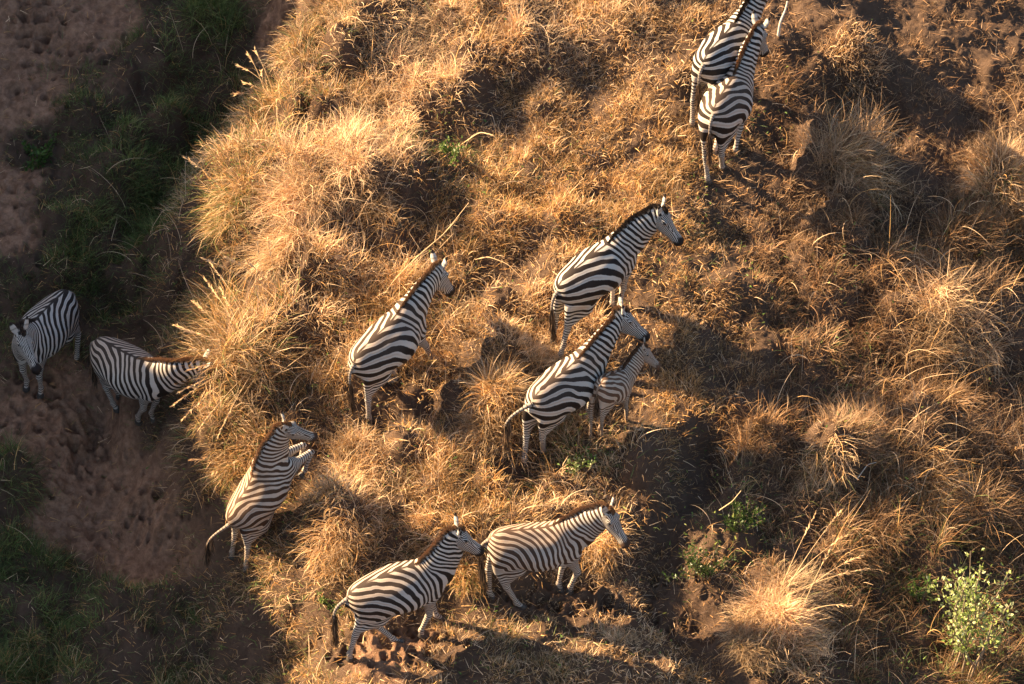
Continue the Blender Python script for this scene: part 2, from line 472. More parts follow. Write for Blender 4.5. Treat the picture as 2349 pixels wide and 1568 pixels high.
def prepare_zebra():
    R = {}
    V, Q = rest_body()
    R['body'] = (V, Q, skin_weights(V))
    rng = np.random.default_rng(11)
    # crest line from the withers over the neck to between the ears
    crest = []
    for u in np.linspace(-.10, .76, 90):
        c, hv = np.interp(u, NECK[0], NECK[1]), np.interp(u, NECK[0], NECK[2])
        p = NECK_O + NECK_D * u + NECK_V * (c + hv)
        if u < .08:
            p[2] = max(p[2], 1.29)
        crest.append(p)
    for u in np.linspace(-.02, .05, 10):
        crest.append(HEAD_O + HEAD_D * u + HEAD_V * (np.interp(u, HEAD[0], HEAD[1] + HEAD[2]) + .01))
    crest = np.array(crest)
    d = union(sdf_groups(crest))
    crest[:, 2] -= np.clip(d, 0, .1)
    R['crest'] = crest
    n = 3400
    t = rng.random(n)
    i = t * (len(crest) - 1)
    root = np.stack([np.interp(i, np.arange(len(crest)), crest[:, k]) for k in range(3)], 1)
    root[:, 1] += rng.normal(0, .011, n)
    root -= NECK_V * .012
    hgt = np.interp(t, [0, .06, .2, .8, .93, 1], [.02, .04, .066, .080, .080, .045]) * rng.uniform(.75, 1.05, n)
    dr = np.tile(NECK_V + NECK_D * .1, (n, 1))
    dr[t > .9] += NECK_D * .6
    mv, mf = hair_strips(root, dr, hgt, .0055, rng, .06)
    R['mane'] = (mv, mf, skin_weights(np.repeat(root, 6, 0)), np.repeat(root, 6, 0))
    hoof = {}
    for k in LEGS:
        j = JOINT[k[0] + '4' + k[1]]
        rows = []
        for z, r, off in ((.062, .037, -.012), (.05, .041, -.008), (.02, .047, .0), (.0, .050, .004), (-.001, .01, .004)):
            rows.append(j + np.array([off, 0, z]) + r * np.stack([np.cos(np.linspace(0, 2 * math.pi, 14, endpoint=False)) * 1.12,
                                                              np.sin(np.linspace(0, 2 * math.pi, 14, endpoint=False)), np.zeros(14)], 1))
        a = np.arange(14)
        f = np.concatenate([np.stack([a + 14 * q, (a + 1) % 14 + 14 * q, (a + 1) % 14 + 14 * (q + 1), a + 14 * (q + 1)], 1) for q in range(4)])[:, ::-1]
        hoof[k] = (np.concatenate(rows), f, k[0] + '3' + k[1])
    R['hoof'] = hoof
    eye = {}
    for s, nme in ((1, 'l'), (-1, 'r')):
        c = HEAD_O + HEAD_D * .125 + HEAD_V * .028 + np.array([0, .094 * s, 0])
        th, ph = np.meshgrid(np.linspace(0, 2 * math.pi, 12, endpoint=False), np.linspace(.02, math.pi - .02, 8))
        v = c + np.stack([.024 * np.cos(th) * np.sin(ph), .013 * np.sin(th) * np.sin(ph), .017 * np.cos(ph)], -1).reshape(-1, 3)
        a, q = np.arange(12)[None], np.arange(7)[:, None] * 12
        f = np.stack([a + q, (a + 1) % 12 + q, (a + 1) % 12 + q + 12, a + q + 12], -1).reshape(-1, 4)
        eye[nme] = (v, f)
    R['eye'] = eye
    R['coat'] = coat_material('zebra coat', (.010, .0075, .0065), (.44, .41, .365))
    R['brown_coat'] = coat_material('brownish zebra coat', (.030, .017, .011), (.42, .385, .335), .55, .5)
    R['foal_coat'] = coat_material('foal coat', (.060, .034, .021), (.42, .36, .29), .8, .2)
    R['horn'] = plain_material('hoof horn', (.05, .042, .036), .5, .4)
    R['eye_m'] = plain_material('dark eye', (.012, .009, .008), .12, .6)
    R['hair'] = blade_material('mane hair', .12)
    return R


def rigid(V, bone, p, foal):
    B = bones(p, foal)
    M = root_matrix(dict(p, loc=(0, 0, 0))) @ B[bone]
    Q = foal_warp(V) if foal else V
    return Q @ M[:3, :3].T + M[:3, 3]


def build_zebra(label, p, seed, R, foal=False, group=None, tail=None, coat=None, rusty=False, flank=.5, bold=0.0):
    rng = np.random.default_rng(seed)
    root = link('zebra_foal' if foal else 'zebra', None, None, p['loc'])
    tag(root, label, 'zebra', group)
    V, Q, W = R['body']
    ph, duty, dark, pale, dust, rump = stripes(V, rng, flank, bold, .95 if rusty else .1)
    ph = ph + rng.random()
    coat = R[coat or ('foal_coat' if foal else 'coat')]
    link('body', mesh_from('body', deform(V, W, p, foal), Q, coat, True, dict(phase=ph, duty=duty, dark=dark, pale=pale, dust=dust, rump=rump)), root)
    # mane: stiff hair, dark at the crest with pale bands carried up from the neck
    mv, mf, mw, mr = R['mane']
    u = (mr - NECK_O) @ NECK_D
    band = (np.sin(2 * math.pi * u / .062 + 1.0) > .1)
    jit = np.repeat(rng.random(len(mr) // 6), 6)
    c_d = np.array((.022, .015, .011)) * (.7 + .8 * jit[:, None])
    c_l = np.array((.50, .43, .35)) * (.7 + .5 * jit[:, None])
    if foal:
        c_d, c_l = np.array((.06, .034, .02)) * (.6 + .9 * jit[:, None]), np.array((.16, .10, .065)) * (.7 + .5 * jit[:, None])
    tipv = np.tile([0, 0, .6, .6, 1, 1], len(mr) // 6)
    tips = np.array((.30, .165, .085)) * (.7 + .6 * jit[:, None]) if rusty else c_d * (1 + 2.2 * (jit[:, None] > .45))  # orange rim light painted into the hair tips of the rusty ones
    c = np.where((band & (tipv < .5))[:, None], c_l, c_d * (1 - tipv[:, None] ** 2) + tips * tipv[:, None] ** 2)
    link('mane', mesh_from('mane', deform(mv, mw, p, foal), mf, R['hair'], False, dict(tint=c)), root)
    for k in LEGS:
        hv, hf, b = R['hoof'][k]
        link('hoof', mesh_from('hoof', rigid(hv, b, p, foal), hf, R['horn']), root)
    for s in 'lr':
        ev, ef = R['eye'][s]
        link('eye', mesh_from('eye', rigid(ev, 'head', p, foal), ef, R['eye_m']), root)
    # tail: dock, then a long tuft; it hangs, or swings by the offsets given in world metres
    tb = rigid(np.array([(-.655, 0, 1.155), (-.71, 0, 1.14)]), 'rear', p, foal)
    k = .62 if foal else p.get('size', 1.0)
    out = tb[1] - tb[0]
    out /= np.linalg.norm(out)
    sw = np.array(tail if tail is not None else (0, 0, 0), float)
    L = .62 * k
    end = tb[1] + out * .03 * k + np.array([0, 0, -1]) * L + sw
    d = end - tb[1]
    end = tb[1] + d / np.linalg.norm(d) * L
    t = np.linspace(0, 1, 14)[:, None]
    hs = np.linalg.norm(sw[:2])
    c1 = tb[1] + out * (.10 + .1 * hs) * k + sw * .45 * np.array([1, 1, 0])
    c2 = c1 + (end - c1) * .40 + np.array([0, 0, .05 * k]) + sw * .35 * np.array([1, 1, .3])
    curve = (1 - t) ** 3 * tb[0] + 3 * (1 - t) ** 2 * t * c1 + 3 * (1 - t) * t * t * c2 + t ** 3 * end
    rad = np.interp(t[:, 0], [0, .15, 1], [.036, .022, .011]) * k
    tv, tf = tube(curve, rad, 8)
    s_along = np.repeat(t[:, 0], 8)
    nz = len(tv)
    tl = link('tail', mesh_from('tail', tv, tf, coat, True, dict(phase=s_along * 14, duty=np.full(nz, .14), dark=np.full(nz, .45), pale=np.zeros(nz), dust=np.full(nz, .6), rump=np.zeros(nz))), root)
    n = 620
    tt = rng.uniform(.5, 1, n)
    rt = np.stack([np.interp(tt, t[:, 0], curve[:, q]) for q in range(3)], 1) + rng.normal(0, .008 * k, (n, 3))
    dd = curve[-1] - curve[-4]
    dd /= np.linalg.norm(dd)
    dd = dd * .6 + np.array([0, 0, -.4])
    hv, hf = hair_strips(rt, np.tile(dd, (n, 1)), rng.uniform(.14, .30, n) * k, .0042, rng, .10)
    cc = np.repeat(np.array((.024, .016, .011)) * rng.uniform(.7, 2.6, (n, 1)), 6, 0)
    pale_h = np.repeat(rng.random(n) < .30, 6)
    cc[pale_h] = (.22, .14, .085)
    link('tail_tuft', mesh_from('tail_tuft', hv, hf, R['hair'], False, dict(tint=cc)), tl)
    return root
# ---------------------------------------------------------------- what grows where: spots read off the survey picture
# px, py, density, blade length, green, bleached
SPOTS = [(60, 60, .04, .10, .5, 0), (250, 60, .06, .12, .5, 0), (250, 220, .40, .2, .8, 0), (200, 300, .7, .3, .9, 0), (420, 50, 1, .4, 1, 0), (500, 60, 1, .4, 1, 0), (340, 150, .8, .35, .95, 0), (520, 200, .95, .4, .9, 0), (160, 560, .85, .35, .9, 0), (150, 450, .55, .25, .8, 0), (250, 460, .95, .4, .95, 0), (70, 850, .45, .25, .9, 0), (200, 760, .6, .3, .9, 0), (60, 250, .03, .1, .5, 0),
         (40, 560, .10, .12, .6, 0), (60, 420, .03, .1, .5, 0),
         (320, 350, .9, .40, .95, 0), (450, 130, 1, .45, 1, 0), (400, 450, .9, .45, .95, 0), (250, 550, .9, .42, .95, 0), (330, 250, .8, .35, .95, 0),
         (80, 350, .6, .18, 1, 0), (650, 60, .02, .1, .3, 0), (630, 130, .03, .1, .3, 0), (580, 40, .4, .3, .9, 0), (430, 640, .9, .32, .8, 0), (470, 560, .9, .35, .6, 0), (380, 560, .95, .4, .9, 0),
         (100, 680, .8, .35, .9, 0), (30, 650, .5, .3, .9, 0), (300, 720, .8, .32, .85, 0), (360, 660, .9, .35, .85, 0), (200, 620, .9, .4, .9, 0), (180, 900, .15, .15, .6, 0), (350, 960, .45, .18, .9, 0), (270, 800, .35, .2, .8, 0), (200, 690, .7, .3, .9, 0),
         (80, 950, .02, .1, .3, 0), (250, 1100, .02, .1, .3, 0), (350, 1230, .03, .1, .3, 0), (150, 1200, .05, .1, .5, 0), (120, 1060, .03, .1, .4, 0),
         (390, 1060, .06, .12, .3, 0), (470, 1000, .7, .35, .5, .1), (560, 990, .9, .4, .2, .3), (30, 1120, .8, .40, 1, 0), (60, 1350, 1, .42, 1, 0), (200, 1430, .8, .35, .9, 0), (400, 1400, .6, .25, .7, 0),
         (300, 1530, .7, .3, .6, .1), (600, 1400, .6, .3, .75, 0), (600, 1520, .5, .3, .5, .1), (450, 1150, .5, .35, .55, 0), (440, 1260, .3, .3, .5, 0),
         (100, 1540, .8, .35, .8, 0),
         (540, 420, 1, .42, .35, .3), (560, 560, 1, .5, .25, .3), (540, 850, 1, .5, .25, .3), (480, 780, .8, .5, .5, .2), (400, 780, .5, .4, .8, 0),
         (650, 660, .12, .2, .2, .4), (600, 640, .1, .2, .2, .4), (590, 200, .8, .4, .5, .2), (640, 300, .9, .4, .45, .2), (700, 220, 1, .35, .4, .3),
         (620, 1060, .8, .4, .25, .2), (640, 1250, .9, .4, .45, 0), (520, 1100, .6, .35, .5, .1), (690, 1130, .8, .25, .1, .2), (705, 1040, .7, .18, .1, .3), (680, 1080, .7, .18, .1, .3),
         (800, 100, 1, .40, .25, .5), (1000, 50, 1, .35, .2, .5), (1200, 120, 1, .35, .05, .8), (1320, 40, 1, .3, .1, .6), (740, 20, .9, .35, .4, .3), (720, 90, .8, .35, .4, .3), (760, -60, 1, .35, .3, .3),
         (850, 480, 1, .42, .05, 1), (800, 380, 1, .4, .05, .9), (950, 300, 1, .36, .05, .8), (1080, 200, 1, .36, .05, .8), (900, 120, 1, .38, .1, .7), (700, 450, 1, .48, .1, 1), (650, 540, 1, .48, .1, 1), (760, 600, 1, .4, .05, .9), (850, 250, 1, .35, .1, .4),
         (1030, 350, .6, .25, .5, .2), (1150, 250, .9, .22, .05, .35), (1400, 230, .85, .18, .02, .15), (1550, 130, .85, .22, .03, .3),
         (1300, 370, .8, .2, .12, .15), (1100, 480, .7, .3, .2, .1), (960, 560, .7, .35, .15, .2), (1200, 650, 1, .3, .05, .5), (1150, 590, .9, .35, .1, .2),
         (950, 760, .9, .4, .15, .2), (700, 830, 1, .45, .1, .35), (720, 720, 1, .4, .05, .6), (900, 650, 1, .4, .05, .6), (1000, 950, .9, .35, .05, .2),
         (1150, 930, 1, .38, .02, .5), (1050, 860, .9, .35, .05, .15), (1600, 600, .8, .20, .2, .1), (1700, 480, .85, .2, .05, .3), (1750, 300, .8, .22, .1, .2),
         (1650, 430, .8, .18, .15, .1), (1560, 330, .8, .2, .1, .1), (1500, 850, .85, .2, .02, .2), (1700, 740, .8, .25, .1, .1), (1600, 760, .85, .2, .03, .2),
         (1450, 640, .8, .22, .2, .05), (1340, 780, .8, .25, .05, .15), (1350, 900, .8, .3, .05, .15),
         (2000, 40, .32, .12, 0, .2), (2200, 110, .28, .12, 0, .15), (1900, 40, .4, .13, 0, .2), (2320, 60, .3, .12, 0, .15), (2100, 0, .3, .12, 0, .15), (1960, 130, .9, .3, .05, .6), (1980, 240, .35, .3, 0, .3),
         (1960, 380, .7, .5, .05, .55), (2080, 230, .35, .2, 0, .2), (2180, 300, .45, .18, 0, .2), (2130, 180, .45, .14, 0, .25), (2320, 380, 1, .45, .1, .7), (2300, 200, .5, .3, 0, .3),
         (1870, 500, .85, .38, .05, .5), (2070, 480, .5, .35, .05, .3), (2150, 420, .25, .25, .05, .2), (2080, 620, .95, .48, .1, .2), (2260, 540, .95, .5, .1, .2),
         (2180, 720, 1, .5, .02, .85), (2080, 700, 1, .5, .05, .6), (1900, 840, .85, .35, .15, .2), (1800, 760, .8, .3, .1, .15), (1880, 640, .9, .35, .1, .3),
         (2100, 900, 1, .5, .05, .25), (2270, 1000, 1, .5, .05, .25), (1750, 950, .9, .3, .05, .2), (1640, 960, .55, .22, .1, .2), (1600, 1050, .4, .2, .1, .1),
         (1570, 1150, .35, .18, .15, .1), (1510, 1270, .3, .18, .1, .1), (1550, 1410, .40, .18, .1, .1), (1620, 1500, .5, .18, .1, .1), (1680, 1550, .2, .2, .1, .1),
         (1700, 1150, .8, .35, .3, .1), (1880, 1070, 1, .4, .15, .6), (1760, 1050, .9, .38, .05, .35), (2000, 1200, .95, .5, .1, .1), (2150, 1100, 1, .5, .05, .2),
         (1680, 1230, .6, .3, .7, .1), (1800, 1400, 1, .38, .1, .6), (2100, 1370, .8, .4, .45, .1), (2000, 1460, .9, .45, .2, .1), (2250, 1250, .9, .5, .1, .1),
         (2120, 1530, .9, .4, .4, 0), (2300, 1480, .8, .4, .5, 0),
         (1120, 1170, .8, .3, .2, .2), (1200, 1090, .3, .25, .1, .1), (1330, 1070, .8, .35, .45, .2), (1450, 1060, .9, .35, .3, .1), (820, 1100, 1, .4, .05, .15),
         (1300, 1160, 1, .33, .1, .5), (1060, 1130, 1, .35, .15, .4), (1080, 1320, 1, .38, .1, .1), (1370, 1270, .9, .4, .02, .3), (1480, 1180, .8, .35, .1, .15),
         (780, 1230, 1, .38, .03, .35), (740, 1320, .9, .35, .2, .2), (700, 1400, .9, .3, .5, .1), (720, 1420, .9, .3, .5, .1), (1300, 1380, .45, .11, .1, .4), (1400, 1340, .5, .13, .05, .4), (1200, 1400, .45, .12, .1, .3),
         (950, 1460, .30, .1, .1, .3), (870, 1510, .25, .1, .1, .3), (760, 1500, .6, .25, .4, .1), (740, 1560, .6, .25, .4, .1), (680, 1560, .8, .3, .5, .1), (1250, 1460, .9, .25, .4, .5), (1130, 1460, .8, .22, .3, .5), (1050, 1500, .7, .22, .2, .5), (1420, 1500, 1, .22, .1, .6),
         (1180, 1540, 1, .24, .15, .55), (1040, 1540, .5, .2, .2, .3), (930, 1350, .8, .3, .2, .2)]


def on_hill(px, py, rise=0.0):
    """hillside points (x, y) seen at spots of the survey picture, relief included"""
    u = (np.asarray(px, float) - 1174.5) / 1174.5 * FOCAL_TAN
    v = (784.0 - np.asarray(py, float)) / 1174.5 * FOCAL_TAN
    d = CAM_F + u[:, None] * CAM_R + v[:, None] * CAM_U
    lo, hi = np.full(len(u), 52.0), np.full(len(u), 72.0)
    for t in np.linspace(52, 72, 160):                  # first step below the surface
        p = CAM_POS + t * d
        below = p[:, 2] < height(p[:, 0], p[:, 1], False) + rise
        hi = np.where(below & (hi == 72.0), t, hi)
        lo = np.where(~below & (hi == 72.0), t, lo)
    p = CAM_POS + hi[:, None] * d
    return p[:, 0], p[:, 1]


_S = np.array(SPOTS, float)
_S[:, 0], _S[:, 1] = on_hill(_S[:, 0], _S[:, 1])


def growth(x, y):
    """density, blade length, green share, bleached share at ground spots"""
    x = x + .12 * vnoise(x, y, 1.7, 21)
    y = y + .12 * vnoise(x, y, 1.7, 22)
    d2 = (x[:, None] - _S[None, :, 0]) ** 2 + (y[:, None] - _S[None, :, 1]) ** 2
    w = 1 / (d2 + .02) ** 2
    w /= w.sum(1, keepdims=True)
    return [w @ _S[:, k] for k in (2, 3, 4, 5)]


# ---------------------------------------------------------------- the finished relief, looked up from a fine table
def hooves_on_ground():
    out = []
    for k, p in POSES.items():
        foal = k == 'Z5'
        B = bones(p, foal)
        R = root_matrix(p)
        for leg in LEGS:
            c = np.array(KEYS[leg], float)
            c = foal_warp(c) if foal else c
            out.append((R @ B[KEYBONE[leg]] @ np.append(c, 1))[:3])
    return np.array(out)


GX, GY, GH = np.arange(-8.2, 8.21, .03), np.arange(-7.2, 7.41, .03), .03
_gx, _gy = np.meshgrid(GX, GY, indexing='ij')
_z = height(_gx.ravel(), _gy.ravel())
_d, _L, _g, _p = growth(_gx.ravel(), _gy.ravel())
_shag = sstep(.14, .42, _L) * sstep(.3, .75, _d)
_hv = hooves_on_ground()
_free = np.ones(len(_z))
for _q in _hv:
    _free = np.minimum(_free, sstep(.10, .42, np.hypot(_gx.ravel() - _q[0], _gy.ravel() - _q[1])))
_z = _z + (domes(_gx.ravel(), _gy.ravel()) + .45 * domes(_gx.ravel() + 3.3, _gy.ravel() + 1.7, .31, 61)) * (.12 + 1.05 * _shag) * (.15 + .85 * _free)
HT = _z.reshape(_gx.shape)


def relief(x, y):
    fx, fy = np.clip((x - GX[0]) / GH, 0, len(GX) - 1.001), np.clip((y - GY[0]) / GH, 0, len(GY) - 1.001)
    i, j = fx.astype(int), fy.astype(int)
    fx, fy = fx - i, fy - j
    return (HT[i, j] * (1 - fx) + HT[i + 1, j] * fx) * (1 - fy) + (HT[i, j + 1] * (1 - fx) + HT[i + 1, j + 1] * fx) * fy


# ---------------------------------------------------------------- hoof prints on the bare paths
def hoof_prints(rng):
    out = []
    for cx, cy, rx_, ry_, n in ((120, 150, 170, 190, 130), (90, 60, 60, 60, 60), (60, 480, 80, 160, 60), (650, 90, 60, 90, 60), (250, 1120, 230, 190, 170), (180, 1040, 70, 60, 60), (330, 1180, 60, 70, 50), (60, 920, 120, 70, 60),
                                (900, 1480, 160, 60, 80), (1320, 1380, 170, 40, 50), (1560, 1400, 70, 130, 40)):
        a = rng.uniform(0, 2 * math.pi, n)
        r = np.sqrt(rng.random(n)) * 1.15
        for q, s in zip(a, r):
            out.append((cx + math.cos(q) * s * rx_, cy + math.sin(q) * s * ry_))
    out = np.array(out)
    return np.stack(on_hill(out[:, 0], out[:, 1]), 1)


def make_ground():
    rng = np.random.default_rng(5)

    def axis(a, b, h, far0, far1):
        core = np.arange(a, b + h / 2, h)
        k = 1.16 ** np.arange(1, 60)
        l = a - np.cumsum(h * k)
        r = b + np.cumsum(h * k)
        return np.concatenate([l[l > far0][::-1], core, r[r < far1]])
    X = axis(-7.6, 7.4, .022, -75, 75)
    Y = axis(-6.4, 6.6, .022, -75, 90)
    x, y = np.meshgrid(X, Y, indexing='ij')
    sh = x.shape
    z = height(x.ravel(), y.ravel()).reshape(sh)
    inside = (x > GX[0]) & (x < GX[-1]) & (y > GY[0]) & (y < GY[-1])
    z[inside] = relief(x[inside], y[inside])
    # trodden soil: prints with a raised rim, clods
    inner = (np.abs(x) < 7.4) & (np.abs(y) < 6.6)
    for px, py in hoof_prints(rng):
        i0, i1 = np.searchsorted(X, (px - .2, px + .2))
        j0, j1 = np.searchsorted(Y, (py - .2, py + .2))
        if i1 <= i0 or j1 <= j0:
            continue
        r = rng.uniform(.03, .085)
        an = rng.uniform(0, math.pi)
        ux, uy = x[i0:i1, j0:j1] - px, y[i0:i1, j0:j1] - py
        q = np.sqrt(((ux * math.cos(an) + uy * math.sin(an)) / 1.25) ** 2 + (uy * math.cos(an) - ux * math.sin(an)) ** 2) / r
        z[i0:i1, j0:j1] += rng.uniform(.01, .075) * (-np.exp(-q ** 4) + .45 * np.exp(-((q - 1.35) / .3) ** 2))
    c = vnoise(x.ravel(), y.ravel(), 4.3, 36).reshape(sh) * .022 + vnoise(x.ravel(), y.ravel(), 9, 31).reshape(sh) * .016 + vnoise(x.ravel(), y.ravel(), 17, 32).reshape(sh) * .012 + vnoise(x.ravel(), y.ravel(), 33, 34).reshape(sh) * .009
    lump = np.maximum(vnoise(x.ravel(), y.ravel(), 11, 33).reshape(sh) + .7 * vnoise(x.ravel(), y.ravel(), 24, 35).reshape(sh), .2) - .2
    ledge = np.exp(-(((x - at(900, 1490)[0]) / .9) ** 2 + ((y - at(900, 1490)[1]) / .45) ** 2)) + .7 * np.exp(-(((x - at(1320, 1370)[0]) / 1.0) ** 2 + ((y - at(1320, 1370)[1]) / .3) ** 2))
    z = z + np.where(inner, c + lump * .014 * np.clip(ledge, 0, 1), 0)
    V = np.stack([x, y, z], -1).reshape(-1, 3)
    nx, ny = sh
    i, j = np.meshgrid(np.arange(nx - 1), np.arange(ny - 1), indexing='ij')
    a = (i * ny + j).ravel()
    F = np.stack([a, a + ny, a + ny + 1, a + 1], 1)
    dn = growth(x[inside], y[inside])[0]
    soil = np.zeros(sh)
    xi, yi = x[inside], y[inside]
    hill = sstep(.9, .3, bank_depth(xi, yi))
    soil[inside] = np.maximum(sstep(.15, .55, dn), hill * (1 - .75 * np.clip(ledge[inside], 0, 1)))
    m, nt, b = new_mat('dry earth')
    n1, n2, n3 = noise_node(nt, .9, 5), noise_node(nt, 9, 6, .7), noise_node(nt, 60, 4, .7)
    c1 = mix_rgb(nt, n1, (.42, .232, .138), (.54, .325, .205))
    c2 = mix_rgb(nt, math_node(nt, 'MULTIPLY', math_node(nt, 'SUBTRACT', n2, .40), 3.0, True), (.22, .118, .07), c1)
    c3 = mix_rgb(nt, math_node(nt, 'MULTIPLY', math_node(nt, 'SUBTRACT', n3, .62), 5.0, True), c2, (.45, .33, .24))
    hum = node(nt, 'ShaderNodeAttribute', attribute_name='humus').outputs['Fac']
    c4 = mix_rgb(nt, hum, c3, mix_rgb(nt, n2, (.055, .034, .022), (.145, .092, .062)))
    nt.links.new(c4, b.inputs['Base Color'])
    b.inputs['Roughness'].default_value = .95
    b.inputs['Specular IOR Level'].default_value = .1
    bp = node(nt, 'ShaderNodeBump')
    bp.inputs['Strength'].default_value = 1.0
    bp.inputs['Distance'].default_value = .035
    nt.links.new(math_node(nt, 'ADD', n3, n2), bp.inputs['Height'])
    nt.links.new(bp.outputs[0], b.inputs['Normal'])
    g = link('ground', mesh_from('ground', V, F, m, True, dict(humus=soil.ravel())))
    tag(g, 'reddish brown trampled earth of the gully and the climbing hillside', 'ground', kind='structure')


# ---------------------------------------------------------------- blades
def blades(base, az, tilt, bend, length, width, tint, rng, seg=3, curl=None):
    """curved tapering blades as strips; all arguments per blade"""
    n = len(base)
    P = np.array(base, float)
    rows = []
    side = np.stack([-np.sin(az), np.cos(az), np.zeros(n)], 1)
    tw = rng.normal(0, .5, n)
    for k in range(seg + 1):
        f = k / seg
        th = tilt + bend * f
        d = np.stack([np.cos(az) * np.sin(th), np.sin(az) * np.sin(th), np.cos(th)], 1)
        up = np.stack([-np.cos(az) * np.cos(th), -np.sin(az) * np.cos(th), np.sin(th)], 1)
        s = side * np.cos(tw)[:, None] + up * np.sin(tw)[:, None]
        w = (width * (1 - f ** 1.6 * .85))[:, None]
        rows += [P - s * w, P + s * w]
        P = P + d * (length / seg)[:, None]
        if curl is not None:
            az = az + curl / seg
    V = np.stack(rows, 1).reshape(-1, 3)
    b = np.arange(n)[:, None] * (2 * seg + 2)
    F = np.concatenate([b + np.array([2 * k, 2 * k + 1, 2 * k + 3, 2 * k + 2]) for k in range(seg)])
    return V, F, np.repeat(tint, 2 * seg + 2, 0)


STRAW, GOLD, RUST, BROWN = (np.array(c) for c in ((.83, .59, .36), (.66, .385, .145), (.56, .275, .085), (.25, .145, .065)))
GREEN, OLIVE = np.array((.10, .165, .042)), np.array((.21, .22, .07))


def pick_tint(green, pale, n, rng, x=None):
    """a colour per blade from its spot's green and bleached shares"""
    g = rng.random(n) < np.clip(green * 1.05 - .03, 0, 1)
    r = rng.random(n)[:, None]
    dry = GOLD * (1 - r) + np.where(rng.random((n, 1)) < .5, RUST, BROWN) * r
    pl = (rng.random(n) < .20 + .75 * pale)[:, None]
    r2 = rng.random(n)[:, None]
    dry = np.where(pl, STRAW * (1 - .35 * r2) + GOLD * .35 * r2, dry)
    if x is not None:                               # right hand slope: greyer brown growth, its weaker light painted in as well
        k = sstep(1.8, 3.6, x)[:, None]
        dry = dry * (1 - k) + (dry.mean(1, keepdims=True) * .25 + dry * .75) * np.array((.60, .51, .42)) * k
    gr = GREEN * (1 - r2) + OLIVE * r2
    return np.where(g[:, None], gr, dry) * rng.uniform(.5, 1.3, (n, 1))


def terrain_normal(x, y, e=.12):
    gx = (relief(x + e, y) - relief(x - e, y)) / (2 * e)
    gy = (relief(x, y + e) - relief(x, y - e)) / (2 * e)
    return gx, gy


def grow(cx, cy, count, spread, length, green, pale, rng, tilt0=.15, bend0=1.25, wid=.0032, lean=.95, comb=None, grey_dim=True):
    """tussocks at (cx, cy), each with its own number of blades"""
    n = int(count.sum())
    t = np.repeat(np.arange(len(cx)), count)
    a = rng.uniform(0, 2 * math.pi, n)
    r = np.sqrt(rng.random(n)) * spread[t]
    bx, by = cx[t] + np.cos(a) * r, cy[t] + np.sin(a) * r
    bz = relief(bx, by) - .02
    gx, gy = terrain_normal(cx, cy)
    ta = rng.uniform(0, 2 * math.pi, len(cx))                       # each tussock combed its own way, and downhill
    lx = -gx[t] * 1.0 + .35 * np.cos(ta)[t] + .55 * np.cos(a) * (r / (spread[t] + 1e-6))
    ly = -gy[t] * 1.1 + .35 * np.sin(ta)[t] + .55 * np.sin(a) * (r / (spread[t] + 1e-6))
    if comb is not None:
        lx, ly = lx * .6 + comb[0], ly * .6 + comb[1]
    az = np.arctan2(ly + rng.normal(0, lean, n), lx + rng.normal(0, lean, n))
    tilt = np.abs(rng.normal(tilt0, .28, n)) + .25 * np.hypot(lx, ly)
    bend = rng.normal(bend0, .6, n)
    L = length[t] * rng.uniform(.45, 1.15, n)
    tint = pick_tint(green[t], pale[t], n, rng, bx if grey_dim else None)
    tone = rng.uniform(.66, 1.2, len(cx)) * np.where(rng.random(len(cx)) < .20, .45, 1.0)
    return blades(np.stack([bx, by, bz], 1), az, tilt, bend, L, wid * rng.uniform(.6, 1.3, n), tint * tone[t][:, None], rng, curl=rng.normal(0, .9, n))


